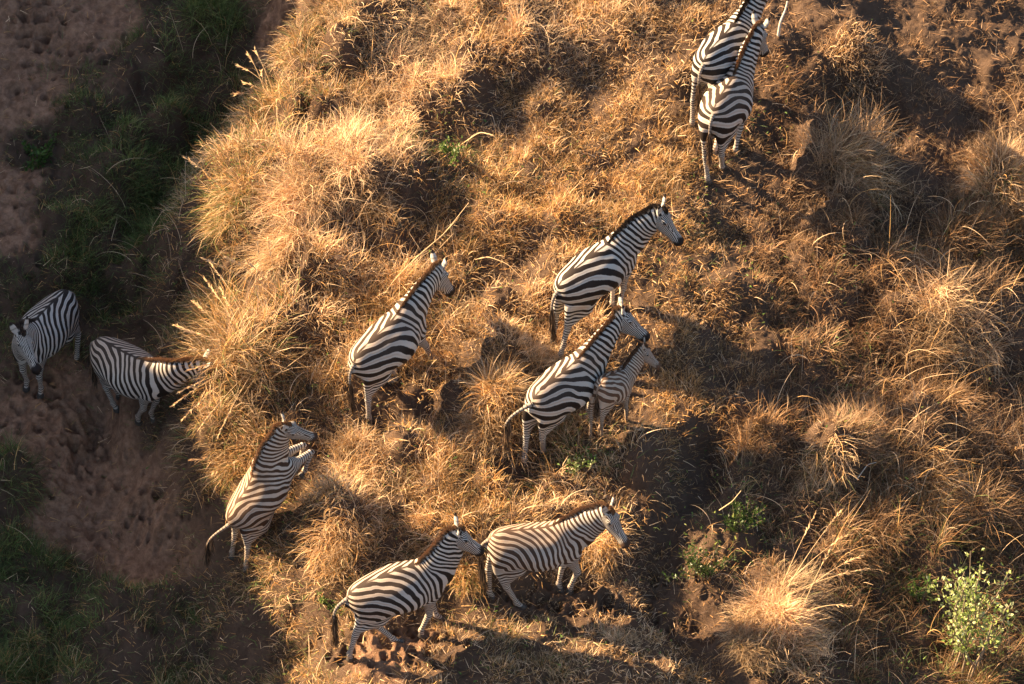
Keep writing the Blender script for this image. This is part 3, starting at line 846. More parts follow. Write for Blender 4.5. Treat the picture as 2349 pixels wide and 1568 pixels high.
def make_grass():
    rng = np.random.default_rng(77)
    h = .155
    gx, gy = np.meshgrid(np.arange(-7.4, 7.4, h), np.arange(-6.4, 6.6, h), indexing='ij')
    cx = (gx + rng.uniform(-.5, .5, gx.shape) * h).ravel()
    cy = (gy + rng.uniform(-.5, .5, gy.shape) * h).ravel()
    d, L, g, p = growth(cx, cy)
    clump = .5 + .5 * vnoise(cx, cy, 1.5, 41) + .35 * vnoise(cx, cy, 3.6, 42)
    L = L * np.clip(.50 + .60 * clump, .32, 1.2) * (1 + .25 * sstep(.3, .42, L))
    p = np.clip(p + .45 * vnoise(cx, cy, .8, 47) + .22 * vnoise(cx, cy, 2.6, 48), 0, 1)
    gap = sstep(-.34, .0, vnoise(cx, cy, 2.3, 43) + .6 * vnoise(cx, cy, 5.1, 44))
    dd = np.clip(d * (.45 + .85 * clump) * (.12 + .88 * gap), 0, 1.35)
    keep = rng.random(len(cx)) < np.clip(d * 1.6, .0, 1)
    cnt = (dd * rng.uniform(62, 135, len(cx)) * np.clip(.16 / np.maximum(L, .05), .7, 1.5)).astype(int) * keep
    wet = bank_depth(cx, cy) > .9
    dry = ~wet
    mat = blade_material('dry grass blades', .20)
    matg = blade_material('green grass blades', .35, .5)
    for name, sel, m, lab in (('dry_grass', dry, mat, 'dry straw coloured grass matted over the sunlit hillside'),
                              ('green_grass', wet, matg, 'dark green grass growing in the shaded gully on the left')):
        s = sel & (cnt > 0)
        V, F, T = grow(cx[s], cy[s], cnt[s], np.full(s.sum(), .10) + rng.uniform(0, .05, s.sum()), L[s], g[s] * (1.0 if name == 'green_grass' else .55), p[s], rng)
        o = link(name, mesh_from(name, V, F, m, False, dict(tint=T)))
        tag(o, lab, 'grass', kind='stuff')
        print(name, len(F) // 3, 'blades', flush=True)
    # chaff and flattened litter
    n = 60000
    x, y = rng.uniform(-7.4, 7.4, n), rng.uniform(-6.4, 6.6, n)
    d, L, g, p = growth(x, y)
    s = rng.random(n) < np.clip(d * .9 + .09, 0, 1) * np.where(bank_depth(x, y) > .9, .6, 1)
    x, y, g, p = x[s], y[s], g[s], p[s]
    n = len(x)
    V, F, T = blades(np.stack([x, y, relief(x, y) + .012], 1), rng.uniform(0, 6.28, n), rng.uniform(1.1, 1.6, n), rng.normal(.1, .25, n),
                     rng.uniform(.05, .20, n), rng.uniform(.002, .0045, n), pick_tint(g * .5, p, n, rng, x), rng)
    o = link('grass_litter', mesh_from('grass_litter', V, F, mat, False, dict(tint=T)))
    tag(o, 'flattened straw and chaff scattered over the bare soil', 'litter', kind='stuff')
    # long bent pale stems standing out of the mat
    n = 5200
    x, y = rng.uniform(-7.0, 7.2, n), rng.uniform(-6.0, 6.2, n)
    d, L, g, p = growth(x, y)
    s = rng.random(n) < np.clip((L - .16) * 2.6, 0, 1) * np.clip(d, 0, 1) * np.where(bank_depth(x, y) > 1.1, .25, 1)
    x, y, L, p = x[s], y[s], L[s], p[s]
    n = len(x)
    tint = np.where((rng.random(n) < .6)[:, None], STRAW, GOLD) * rng.uniform(.7, 1.2, (n, 1))
    V, F, T = blades(np.stack([x, y, relief(x, y)], 1), rng.uniform(0, 6.28, n), np.abs(rng.normal(.25, .25, n)), rng.uniform(.5, 2.4, n),
                     L * rng.uniform(1.0, 2.0, n), rng.uniform(.0022, .0042, n), tint, rng, seg=7, curl=rng.normal(0, .8, n))
    o = link('grass_stems', mesh_from('grass_stems', V, F, mat, False, dict(tint=T)))
    tag(o, 'long pale bent grass stems rising out of the matted hillside', 'grass', kind='stuff')
    # small green leaves of creeping herbs between the straw
    n = 26000
    x, y = rng.uniform(-7.0, 7.2, n), rng.uniform(-6.0, 6.2, n)
    d, L, g, p = growth(x, y)
    patch = sstep(.05, .6, vnoise(x, y, 1.1, 45) + .5 * vnoise(x, y, 3.1, 46))
    s = (rng.random(n) < np.clip(g * 1.3, .03, 1) * (.08 + .92 * patch) * np.clip(d * 1.5, 0, 1)) & (bank_depth(x, y) < 1.2)
    x, y, L = x[s], y[s], L[s]
    n = len(x)
    col = np.array(((.12, .19, .035), (.20, .23, .05), (.09, .15, .03)))[rng.integers(0, 3, n)] * rng.uniform(.7, 1.25, (n, 1))
    V, F, T = blades(np.stack([x, y, relief(x, y) + L * rng.uniform(.15, .75, n)], 1), rng.uniform(0, 6.28, n), rng.uniform(.6, 1.7, n), rng.normal(.3, .3, n),
                     rng.uniform(.025, .06, n), rng.uniform(.006, .012, n), col, rng, seg=2)
    o = link('ground_herbs', mesh_from('ground_herbs', V, F, matg, False, dict(tint=T)))
    tag(o, 'small green herb leaves scattered through the dry grass', 'herbs', kind='stuff')
# ---------------------------------------------------------------- zebra body: one smooth skin around the skeleton
def smin(a, b, k):
    h = np.clip(.5 + .5 * (b - a) / k, 0, 1)
    return b * (1 - h) + a * h - k * h * (1 - h)


def loft(u, v, y, U, C, HV, HW):
    """distance to a tube of oval section; u along, v up, y across"""
    uc = np.clip(u, U[0], U[-1])
    c, hv, hw = np.interp(uc, U, C), np.interp(uc, U, HV), np.interp(uc, U, HW)
    q = np.sqrt((y / hw) ** 2 + ((v - c) / hv) ** 2)
    g = np.sqrt((y / hw ** 2) ** 2 + ((v - c) / hv ** 2) ** 2) + 1e-6
    d = q * (q - 1) / g
    d = np.where(q < .3, -np.minimum(hv, hw) * .7, d)
    return np.sqrt(np.maximum(d, 0) ** 2 + (u - uc) ** 2) + np.minimum(d, 0)


def densify(S):
    S = np.array(S, float)
    U = S[:, 0]
    t = np.linspace(U[0], U[-1], 60)
    out = [t]
    for k in range(1, S.shape[1]):                  # Catmull-Rom through the stations
        m = np.gradient(S[:, k], U)
        i = np.clip(np.searchsorted(U, t, 'right') - 1, 0, len(U) - 2)
        h = U[i + 1] - U[i]
        s = (t - U[i]) / h
        out.append((2 * s ** 3 - 3 * s ** 2 + 1) * S[i, k] + (s ** 3 - 2 * s ** 2 + s) * h * m[i] +
                   (-2 * s ** 3 + 3 * s ** 2) * S[i + 1, k] + (s ** 3 - s ** 2) * h * m[i + 1])
    return out


#            x     centre  half height  half width
TRUNK = densify([(-.685, 1.06, .06, .05), (-.64, 1.045, .165, .13), (-.55, 1.035, .228, .205), (-.42, 1.015, .262, .258),
                 (-.25, .99, .280, .298), (-.05, .96, .298, .326), (.12, .95, .308, .306), (.28, .97, .31, .243),
                 (.40, 1.0, .275, .185), (.50, 1.01, .20, .14), (.57, 1.01, .10, .07)])
NECK_O = np.array([.40, 0, 1.06])
NECK_D = np.array([.50, 0, .47]) / math.hypot(.50, .47)
NECK_V = np.array([-NECK_D[2], 0, NECK_D[0]])
NECK = densify([(-.10, 0, .21, .14), (.05, -.01, .268, .160), (.20, -.004, .245, .142), (.36, -.002, .210, .120),
                (.52, -.002, .175, .102), (.66, -.004, .140, .085), (.74, -.01, .10, .066)])
HEAD_O = np.array([.885, 0, 1.56])
HEAD_D = np.array([.40, 0, -.325]) / math.hypot(.40, .325)
HEAD_V = np.array([-HEAD_D[2], 0, HEAD_D[0]])
HEAD = densify([(-.06, -.02, .06, .055), (0, -.035, .108, .082), (.09, -.05, .138, .097), (.18, -.062, .136, .090),
                (.28, -.052, .104, .071), (.38, -.040, .082, .058), (.47, -.038, .076, .060), (.53, -.042, .058, .050),
                (.555, -.045, .02, .02)])


def cone(P, a, b, ra, rb, flat=1.0):
    a, b = np.array(a, float), np.array(b, float)
    ab = b - a
    ap = P - a
    t = np.clip((ap @ ab) / (ab @ ab), 0, 1)
    d = ap - t[..., None] * ab
    d = d * np.array([1, 1 / flat, 1])
    return np.sqrt((d ** 2).sum(-1)) - (ra + (rb - ra) * t)


def ball(P, c, r):
    q = (P - np.array(c, float)) / np.array(r, float)
    n = np.sqrt((q ** 2).sum(-1))
    g = np.sqrt(((q / np.array(r, float)) ** 2).sum(-1)) + 1e-6
    return n * (n - 1) / g


def ear_frame(s):
    base = HEAD_O + HEAD_D * -.01 + HEAD_V * .045 + np.array([0, .058 * s, 0])
    up = np.array([-.16, .38 * s, .92])
    up /= np.linalg.norm(up)
    fw = np.array([.8, .35 * s, 0.0])
    fw -= up * (fw @ up)
    fw /= np.linalg.norm(fw)
    return base, up, fw, np.cross(up, fw)


def sdf_groups(P):
    """signed distance per limb group at points P (n,3)"""
    G = {}
    x, y, z = P[:, 0], P[:, 1], P[:, 2]
    t = loft(x, z, y, *TRUNK)
    # the spine is a slight ridge, the belly hangs round
    t = smin(t, cone(P, (-.52, 0, 1.20), (.30, 0, 1.215), .07, .085), .08)
    t = smin(t, cone(P, (.52, 0, 1.02), (.42, 0, .86), .10, .09), .07)
    G['trunk'] = t
    q = P - NECK_O
    G['neck'] = loft(q @ NECK_D, q @ NECK_V, y, *NECK)
    q = P - HEAD_O
    hu, hv = q @ HEAD_D, q @ HEAD_V
    h = loft(hu, hv, y, *HEAD)
    for s in (1, -1):
        h = smin(h, ball(P, HEAD_O + HEAD_D * .12 + HEAD_V * .025 + np.array([0, .076 * s, 0]), (.046, .028, .036)), .03)
        h = smin(h, ball(P, HEAD_O + HEAD_D * .49 + HEAD_V * -.02 + np.array([0, .040 * s, 0]), (.04, .026, .034)), .025)
        b, up, fw, sd = ear_frame(s)
        e = P - b
        eu, ef, es = e @ up, e @ fw, e @ sd
        w = np.interp(eu, [-.03, 0, .06, .11, .16, .195], [.02, .030, .046, .045, .030, .009])
        cup = np.sqrt((es / w) ** 2 + ((ef + .012 - 6 * es ** 2) / .016) ** 2 + 0 * eu)
        d = (cup - 1) * .016
        d = np.sqrt(np.maximum(d, 0) ** 2 + np.maximum(np.maximum(-.03 - eu, eu - .195), 0) ** 2) + np.minimum(d, 0)
        h = smin(h, d, .015)
    G['head'] = h
    for s, n in ((1, 'l'), (-1, 'r')):
        J = {k: JOINT[k + n] for k in ('f0', 'f1', 'f2', 'f3', 'f4', 'h0', 'h1', 'h2', 'h3', 'h4')}
        f = ball(P, (.36, .105 * s, .93), (.15, .105, .25))
        f = smin(f, cone(P, J['f0'] + (-.03, 0, -.08), J['f1'], .105, .088, .85), .05)
        f = smin(f, cone(P, J['f1'], J['f2'] + (0, 0, .04), .086, .047, .85), .04)
        f = smin(f, ball(P, J['f2'] + (.006, 0, 0), (.047, .042, .06)), .02)
        f = smin(f, cone(P, J['f2'] + (-.004, 0, -.03), J['f3'] + (0, 0, .03), .037, .029), .02)
        f = smin(f, ball(P, J['f3'], (.038, .034, .042)), .02)
        f = smin(f, cone(P, J['f3'], J['f4'] + (-.012, 0, .045), .030, .033), .02)
        G['f' + n] = f
        h = ball(P, (-.42, .105 * s, .92), (.20, .135, .27))
        h = smin(h, cone(P, (-.40, .11 * s, .88), J['h1'] + (-.03, 0, 0), .16, .115, .8), .06)
        h = smin(h, cone(P, J['h1'] + (-.05, 0, 0), J['h2'] + (.035, 0, .07), .115, .052, .8), .05)
        h = smin(h, cone(P, (-.56, .12 * s, .88), J['h2'] + (-.01, 0, .06), .09, .030, .8), .05)
        h = smin(h, ball(P, J['h2'] + (.012, 0, -.01), (.052, .040, .066)), .02)
        h = smin(h, cone(P, J['h2'] + (.012, 0, -.04), J['h3'] + (0, 0, .03), .039, .031), .02)
        h = smin(h, ball(P, J['h3'], (.040, .035, .042)), .02)
        h = smin(h, cone(P, J['h3'], J['h4'] + (-.012, 0, .045), .031, .034), .02)
        G['h' + n] = h
    return G


def union(G):
    d = smin(G['trunk'], G['neck'], .09)
    d = smin(d, G['head'], .035)
    for k in ('fl', 'fr', 'hl', 'hr'):
        d = smin(d, G[k], .055)
    return d


def surface_nets(F, o, h):
    """quads round the zero level of a grid of distances"""
    nx, ny, nz = F.shape
    S = F < 0
    corners = [(i, j, k) for i in (0, 1) for j in (0, 1) for k in (0, 1)]

    def sl(a, c):
        return a[c[0]:nx - 1 + c[0], c[1]:ny - 1 + c[1], c[2]:nz - 1 + c[2]]
    cnt = sum(sl(S, c).astype(np.int8) for c in corners)
    I = np.argwhere((cnt > 0) & (cnt < 8))
    idx = -np.ones((nx - 1, ny - 1, nz - 1), np.int64)
    idx[I[:, 0], I[:, 1], I[:, 2]] = np.arange(len(I))
    acc = np.zeros((len(I), 3))
    num = np.zeros(len(I))
    for a in range(8):
        for b in range(a + 1, 8):
            ca, cb = np.array(corners[a]), np.array(corners[b])
            if np.abs(ca - cb).sum() != 1:
                continue
            fa = F[tuple((I + ca).T)]
            fb = F[tuple((I + cb).T)]
            m = (fa < 0) != (fb < 0)
            t = np.where(m, fa / np.where(m, fa - fb, 1), 0)
            acc += np.where(m[:, None], ca + t[:, None] * (cb - ca), 0)
            num += m
    V = (I + acc / num[:, None]) * h + o
    Q = []
    for ax in range(3):
        u, w = (ax + 1) % 3, (ax + 2) % 3
        A = S
        n = [nx, ny, nz]
        s0 = [slice(None)] * 3
        s1 = [slice(None)] * 3
        s0[ax], s1[ax] = slice(0, n[ax] - 1), slice(1, n[ax])
        ch = A[tuple(s0)] != A[tuple(s1)]
        E = np.argwhere(ch)
        ok = (E[:, u] > 0) & (E[:, w] > 0) & (E[:, u] < n[u] - 1) & (E[:, w] < n[w] - 1)
        E = E[ok]
        ins = A[tuple(E.T)]
        q = []
        for du, dw in ((-1, -1), (0, -1), (0, 0), (-1, 0)):
            c = E.copy()
            c[:, u] += du
            c[:, w] += dw
            q.append(idx[tuple(c.T)])
        q = np.stack(q, 1)
        q[~ins] = q[~ins][:, ::-1]
        Q.append(q)
    return V, np.concatenate(Q)


def rest_body():
    h = .0125
    o = np.array([-.86, -.42, -.02])
    n = (186, 68, 156)
    ax = [o[i] + h * np.arange(n[i]) for i in range(3)]
    X, Y, Z = np.meshgrid(*ax, indexing='ij')
    F = np.full(n, 1.0)
    # coarse pass first, exact distances only near the skin
    P = np.stack([X, Y, Z], -1)
    c = union(sdf_groups(P[::4, ::4, ::4].reshape(-1, 3))).reshape(P[::4, ::4, ::4].shape[:3])
    near = np.repeat(np.repeat(np.repeat(np.abs(c) < .11, 4, 0), 4, 1), 4, 2)[:n[0], :n[1], :n[2]]
    F = np.where(np.repeat(np.repeat(np.repeat(c < 0, 4, 0), 4, 1), 4, 2)[:n[0], :n[1], :n[2]], -1.0, 1.0)
    F[near] = union(sdf_groups(P[near]))
    V, Q = surface_nets(F, o, h)
    # two gentle smoothing rounds
    E = np.concatenate([Q[:, [0, 1]], Q[:, [1, 2]], Q[:, [2, 3]], Q[:, [3, 0]]])
    for f in (.5, -.35, .5, -.35):
        acc = np.zeros_like(V)
        num = np.zeros(len(V))
        np.add.at(acc, E[:, 0], V[E[:, 1]])
        np.add.at(num, E[:, 0], 1)
        np.add.at(acc, E[:, 1], V[E[:, 0]])
        np.add.at(num, E[:, 1], 1)
        V = V + f * (acc / num[:, None] - V)
    return V, Q


BONE_NAMES = ['rear', 'front', 'neck0', 'neck1', 'head'] + [k + str(i) + s for k in 'fh' for i in range(4) for s in 'lr']


def skin_weights(P):
    G = sdf_groups(P)
    names = list(G)
    D = np.stack([G[k] for k in names], 1)
    D = D - D.min(1, keepdims=True)
    g = np.exp(-D / .022)
    g /= g.sum(1, keepdims=True)
    W = {b: np.zeros(len(P)) for b in BONE_NAMES}
    x, z = P[:, 0], P[:, 2]
    f = sstep(-.25, .22, x)
    w = g[:, names.index('trunk')]
    W['front'] += w * f
    W['rear'] += w * (1 - f)
    u = (P - NECK_O) @ NECK_D
    w = g[:, names.index('neck')]
    a, b, c = sstep(-.06, .18, u), sstep(.24, .48, u), sstep(.60, .74, u)
    W['front'] += w * (1 - a)
    W['neck0'] += w * (a - a * b)
    W['neck1'] += w * (a * b - a * b * c)
    W['head'] += w * a * b * c
    w = g[:, names.index('head')]
    W['head'] += w
    for s in 'lr':
        w = g[:, names.index('f' + s)]
        a, b, c, e = sstep(.98, .80, z), sstep(.78, .68, z), sstep(.465, .385, z), sstep(.155, .095, z)
        W['front'] += w * (1 - a)
        W['f0' + s] += w * a * (1 - b)
        W['f1' + s] += w * a * b * (1 - c)
        W['f2' + s] += w * a * b * c * (1 - e)
        W['f3' + s] += w * a * b * c * e
        w = g[:, names.index('h' + s)]
        a, b, c, e = sstep(1.06, .84, z), sstep(.80, .70, z + .25 * (x + .36)), sstep(.535, .455, z), sstep(.155, .095, z)
        W['rear'] += w * (1 - a)
        W['h0' + s] += w * a * (1 - b)
        W['h1' + s] += w * a * b * (1 - c)
        W['h2' + s] += w * a * b * c * (1 - e)
        W['h3' + s] += w * a * b * c * e
    return np.stack([W[b] for b in BONE_NAMES], 1)


def deform(P, W, p, foal=False):
    B = bones(p, foal)
    R = root_matrix(dict(p, loc=(0, 0, 0)))
    M = np.stack([R @ B[b] for b in BONE_NAMES])
    M = np.tensordot(W, M, 1)
    Q = foal_warp(P) if foal else P
    return np.einsum('nij,nj->ni', M[:, :3, :3], Q) + M[:, :3, 3]


def stripes(P, rng, flank=.5, bold=0.0, back=0.0):
    """phase of the stripe pattern, and how much pigment a spot carries, from the rest shape"""
    x, y, z = P[:, 0].copy(), P[:, 1], P[:, 2].copy()
    G = sdf_groups(P)
    # a little individual waviness, left and right sides differ
    sd = rng.integers(1, 9999)
    sgn = np.where(y > 0, 0, 50)
    x = x + .022 * vnoise(P[:, 0] + sgn, P[:, 2], 4.5, sd) + .010 * vnoise(P[:, 0] + sgn, P[:, 2], 11, sd + 1)
    z = z + .020 * vnoise(P[:, 0] + sgn, P[:, 2], 4.5, sd + 2) + .009 * vnoise(P[:, 0] + sgn, P[:, 2], 11, sd + 3)
    # rump and flank: arcs about the stifle that run up the flank and bend back to the tail
    ac, xc = .86 + .28 * flank, .40 + .12 * flank             # low: bands run far along the flank; high: upright bands
    x0 = .16
    xr = np.minimum(x, x0)
    dx = np.maximum(xr + xc, 0)
    dz = z - .80
    # over the back the bands lie along the spine: count the way round the barrel, not the height
    girth = .62 * np.maximum(0, .22 - np.abs(y)) * sstep(1.08, 1.22, P[:, 2]) * sstep(.36, .10, x)
    up = ((ac * dx) ** 2.4 + np.maximum(dz + girth + .20 * np.clip(xr + .35, -.4, .3), 0) ** 2.4) ** (1 / 2.4)
    r = up
    tab_r = np.linspace(0, 1.6, 400)
    tab = np.cumsum(1 / ((.92 + .36 * (1 - flank)) * np.interp(tab_r, [0, .12, .30, .45, .8], [.085, .120, .108, .092, .082]))) * (tab_r[1] - tab_r[0])
    ph_rear = np.interp(r, tab_r, tab) + np.maximum(x - x0, 0) / .066
    hind = sstep(.05, -.02, dz) * sstep(-.12, -.24, x)
    ph_leg = -(.80 - z) / np.interp(z, [.1, .5, .8], [.036, .044, .075])
    ph_rear = ph_rear * (1 - hind) + ph_leg * hind
    # shoulder and neck: bands square to the neck axis, fanning round the withers
    u = (np.stack([x, y, z], 1) - NECK_O) @ NECK_D
    base = np.interp(ac * (x0 + xc), tab_r, tab)
    ph_nk = base + (.42 - x0) / .066 + (u - .06) / .060
    wn = sstep(-.06, .24, u) * sstep(.26, .44, x)
    ph = ph_rear * (1 - wn) + ph_nk * wn
    # forelegs: rings, meeting the shoulder in chevrons
    wl = sstep(.86, .70, z) * sstep(.12, .22, x)
    ph = ph * (1 - wl) + (base + 2.0 + (z - .8) / .040) * wl
    # face: fine lines running down to the muzzle
    q = P - HEAD_O
    hu, hv = q @ HEAD_D, q @ HEAD_V
    wh = sstep(.03, -.03, G['head'] - np.minimum(G['neck'], G['trunk'])) * sstep(-.05, .05, hu)
    ph_hd = np.where(hv > .02, np.abs(y) / .017, hv / .021 + hu * 5.0) + .3 * vnoise(hu, hv, 14, sd + 5)
    ph = np.where(wh > .5, ph_hd, ph)
    # pigment: belly and insides pale, back line dark, muzzle black, legs thinly marked
    duty = np.interp(z, [0, .25, .60, .85, 1.3], [.26, .30, .40, .51, .53])
    duty = duty + bold * sstep(.25, -.1, x) * sstep(.7, .85, z) - .02 * wh
    duty = duty - .55 * sstep(.74, .66, z) * sstep(.06, .0, np.abs(np.abs(y) - .04) - .05) * (np.abs(x) < .34)
    inner = sstep(.10, .05, np.abs(y)) * sstep(.80, .66, z)
    duty = duty - .30 * inner
    dors = sstep(.018, .010, np.abs(y) + .004 * vnoise(x, z, 9, sd + 7)) * sstep(1.17, 1.22, z) * sstep(.42, .34, x)
    muz = sstep(.42, .46, hu + .02 * vnoise(hv, y, 25, sd + 8)) * sstep(.5, .7, wh)
    b0 = [ear_frame(s) for s in (1, -1)]
    eu = np.where(y > 0, (P - b0[0][0]) @ b0[0][1], (P - b0[1][0]) @ b0[1][1])
    ear = sstep(.012, .035, eu) * (hu < .10)
    tip = sstep(.148, .162, eu) + sstep(.075, .085, eu) * sstep(.105, .098, eu) * .5
    dark = np.clip(np.maximum(np.maximum(dors, muz), tip * ear), 0, 1)
    pale = ear * (1 - np.clip(tip, 0, 1))
    # dust on legs and belly, faint brown shadow bands on the rump
    zz = P[:, 2]
    dust = np.clip(.65 * sstep(.62, .08, zz) + .30 * sstep(.78, .66, zz) * (np.abs(P[:, 0]) < .4) + .35 * vnoise(P[:, 0], P[:, 1] * .6 + zz, 5, sd + 11), 0, 1)
    dust = np.clip(dust + back * sstep(1.02, 1.24, zz) * sstep(.6, .2, P[:, 0]), 0, 1)  # backs: warm sunlight painted in, with some brown of their own
    rump = sstep(.0, -.25, P[:, 0]) * sstep(.72, .86, zz)
    return ph, np.clip(duty, 0, 1), dark, pale, dust, rump
# ---------------------------------------------------------------- single plants
def one(v):
    return np.array([v], float)


def spot(px, py, drop=0.0):
    """ground point seen at a spot of the survey picture, on the real relief"""
    u = (px - 1174.5) / 1174.5 * FOCAL_TAN
    v = (784.0 - py) / 1174.5 * FOCAL_TAN
    d = CAM_F + u * CAM_R + v * CAM_U
    t = np.linspace(52, 70, 1800)
    p = CAM_POS + t[:, None] * d
    i = int(np.argmax(p[:, 2] < relief(p[:, 0], p[:, 1])))
    return float(p[i, 0]), float(p[i, 1]), float(p[i, 2])


def seed_stalk(base, tip, rng, sag=.2, head=.30, rad=.0042):
    """a bent stem with a loose seed head -> verts, quads"""
    b, e = np.array(base, float), np.array(tip, float)
    t = np.linspace(0, 1, 12)[:, None]
    mid = b + (e - b) * .5 + np.array([0, 0, sag])
    c = (1 - t) ** 2 * b + 2 * t * (1 - t) * mid + t ** 2 * e
    parts = [tube(c, np.linspace(rad, rad * .45, 12), 5)]
    n = 46
    tt = rng.uniform(1 - head, 1, n)
    r = np.stack([np.interp(tt, t[:, 0], c[:, k]) for k in range(3)], 1)
    d = c[-1] - c[-3]
    d /= np.linalg.norm(d)
    parts.append(hair_strips(r, np.tile(d, (n, 1)), rng.uniform(.03, .075, n), .0042, rng, .28))
    return join(parts)


def tussock(label, px, py, count, spread, length, green, pale, stalks=(), seed=0, tilt=.15, bend=1.2, comb=None, wid=.0036):
    """one big grass tuft; stalks are picture spots of their tips with a height above the root"""
    rng = np.random.default_rng(900 + seed)
    x, y, z = spot(px, py)
    k = 9
    a = np.linspace(0, 2 * math.pi, k, endpoint=False)
    a = a + rng.normal(0, .4, k)
    ra = spread * rng.uniform(.2, .9, k)
    cx = x + np.concatenate([[0], np.cos(a) * ra * 1.15])
    cy = y + np.concatenate([[0], np.sin(a) * ra * .85])
    V, F, T = grow(cx, cy, (count // (k + 1) * rng.uniform(.5, 1.5, k + 1)).astype(int), np.full(k + 1, spread * .45), length * rng.uniform(.7, 1.1, k + 1),
                   np.full(k + 1, green), np.full(k + 1, pale), rng, tilt, bend, wid, comb=comb, grey_dim=False)
    o = link('grass_tussock', mesh_from('grass_tussock', V - np.array([x, y, z]), F, PLANT['dry'], False, dict(tint=T)), None, (x, y, z))
    tag(o, label, 'grass tussock', 'separate grass tussocks')
    for sx, sy, hz in stalks:
        tx, ty = at(sx, sy)
        # a tip at height hz above the root is seen further up the picture: walk back along the view
        u = (sx - 1174.5) / 1174.5 * FOCAL_TAN
        v = (784.0 - sy) / 1174.5 * FOCAL_TAN
        d = CAM_F + u * CAM_R + v * CAM_U
        t = (z + hz - CAM_POS[2]) / d[2]
        tip = CAM_POS + t * d
        b = np.array([x, y, z]) + np.array([rng.uniform(-.5, .5) * spread, rng.uniform(-.5, .5) * spread, 0])
        sv, sf = seed_stalk(b, tip, rng, sag=.18)
        me = mesh_from('seed_stalk', sv - np.array([x, y, z]), sf, PLANT['stalk'], False)
        link('seed_stalk', me, o)
    return o


def leafy(name, label, cat, px, py, size, n_stem, n_leaf, leaf, colors, seed, upright=.5, flat=1.0):
    rng = np.random.default_rng(seed)
    x, y, z = spot(px, py)
    o = link(name, None, None, (x, y, z))
    tag(o, label, cat)
    tubes, roots, dirs = [], [], []
    for _ in range(n_stem):
        a, el = rng.uniform(0, 2 * math.pi), rng.uniform(.25, 1.0) * (1 - upright) * 1.5
        d = np.array([math.cos(a) * math.sin(el), math.sin(a) * math.sin(el) * flat, math.cos(el)])
        L = size * rng.uniform(.55, 1.0)
        t = np.linspace(0, 1, 8)[:, None]
        b = np.array([rng.normal(0, .05) * size, rng.normal(0, .05) * size, -.03])
        wob = np.cumsum(rng.normal(0, .035, (8, 3)) * size, 0)
        c = b + d * L * t + wob * t
        tubes.append(tube(c, np.linspace(.011, .003, 8) * max(size, .4), 5))
        for _k in range(max(1, n_leaf // n_stem)):
            q = rng.uniform(.3, 1.0) ** .7
            r = np.array([np.interp(q, t[:, 0], c[:, k]) for k in range(3)])
            off = rng.normal(0, 1, 3)
            off /= np.linalg.norm(off)
            roots.append(r + off * rng.uniform(0, .10) * size)
            dirs.append(off + np.array([0, 0, .35]) + d * .4)
    tv, tf = join(tubes)
    link('stem', mesh_from('stem', tv, tf, PLANT['twig']), o)
    R, D = np.array(roots), np.array(dirs)
    D /= np.linalg.norm(D, axis=1, keepdims=True)
    n = len(R)
    S = np.cross(D, rng.normal(0, 1, (n, 3)))
    S /= np.linalg.norm(S, axis=1, keepdims=True)
    N = np.cross(D, S)
    L = leaf * rng.uniform(.6, 1.2, (n, 1))
    W = L * .34
    V = np.stack([R, R + D * L * .45 + S * W + N * W * .35, R + D * L, R + D * L * .45 - S * W + N * W * .35, R + D * L * .5 - N * W * .12], 1).reshape(-1, 3)
    b = np.arange(n)[:, None] * 5
    F = np.concatenate([b + np.array([0, 1, 2, 4]), b + np.array([0, 4, 2, 3])])
    pick = rng.integers(0, len(colors), n)
    T = np.repeat(np.array(colors)[pick] * rng.uniform(.75, 1.25, (n, 1)), 5, 0)
    link('foliage', mesh_from('foliage', V, F, PLANT['leaf'], False, dict(tint=T)), o)
    return o


def dry_stem(label, pts, rad, seed, name='dry_stem', cat='dry stem', mat='stalk', twigs=0):
    """a bent dead stem through picture spots with heights above the ground"""
    rng = np.random.default_rng(seed)
    W = []
    for px, py, hz in pts:
        u = (px - 1174.5) / 1174.5 * FOCAL_TAN
        v = (784.0 - py) / 1174.5 * FOCAL_TAN
        d = CAM_F + u * CAM_R + v * CAM_U
        t = np.linspace(50, 70, 2000)
        p = CAM_POS + t[:, None] * d
        i = int(np.argmax(p[:, 2] < relief(p[:, 0], p[:, 1]) + hz))
        W.append(p[i])
    W = np.array(W)
    s = np.linspace(0, len(W) - 1, len(W) * 6)
    c = np.stack([np.interp(s, np.arange(len(W)), W[:, k]) for k in range(3)], 1)
    for _ in range(3):
        c[1:-1] = (c[:-2] + 2 * c[1:-1] + c[2:]) / 4
    parts = [tube(c, np.linspace(rad, rad * .5, len(c)), 6)]
    for _ in range(twigs):
        i = rng.integers(len(c) // 3, len(c) - 1)
        d = c[i] - c[i - 1]
        d = d / np.linalg.norm(d) + rng.normal(0, .6, 3)
        L = rng.uniform(.08, .25)
        parts.append(tube(c[i] + d * L * np.linspace(0, 1, 5)[:, None], np.linspace(rad * .5, rad * .2, 5), 5))
    v, f = join(parts)
    o = link(name, mesh_from(name, v - c[0], f, PLANT[mat]), None, c[0])
    tag(o, label, cat)
    return o


PLANT = {}


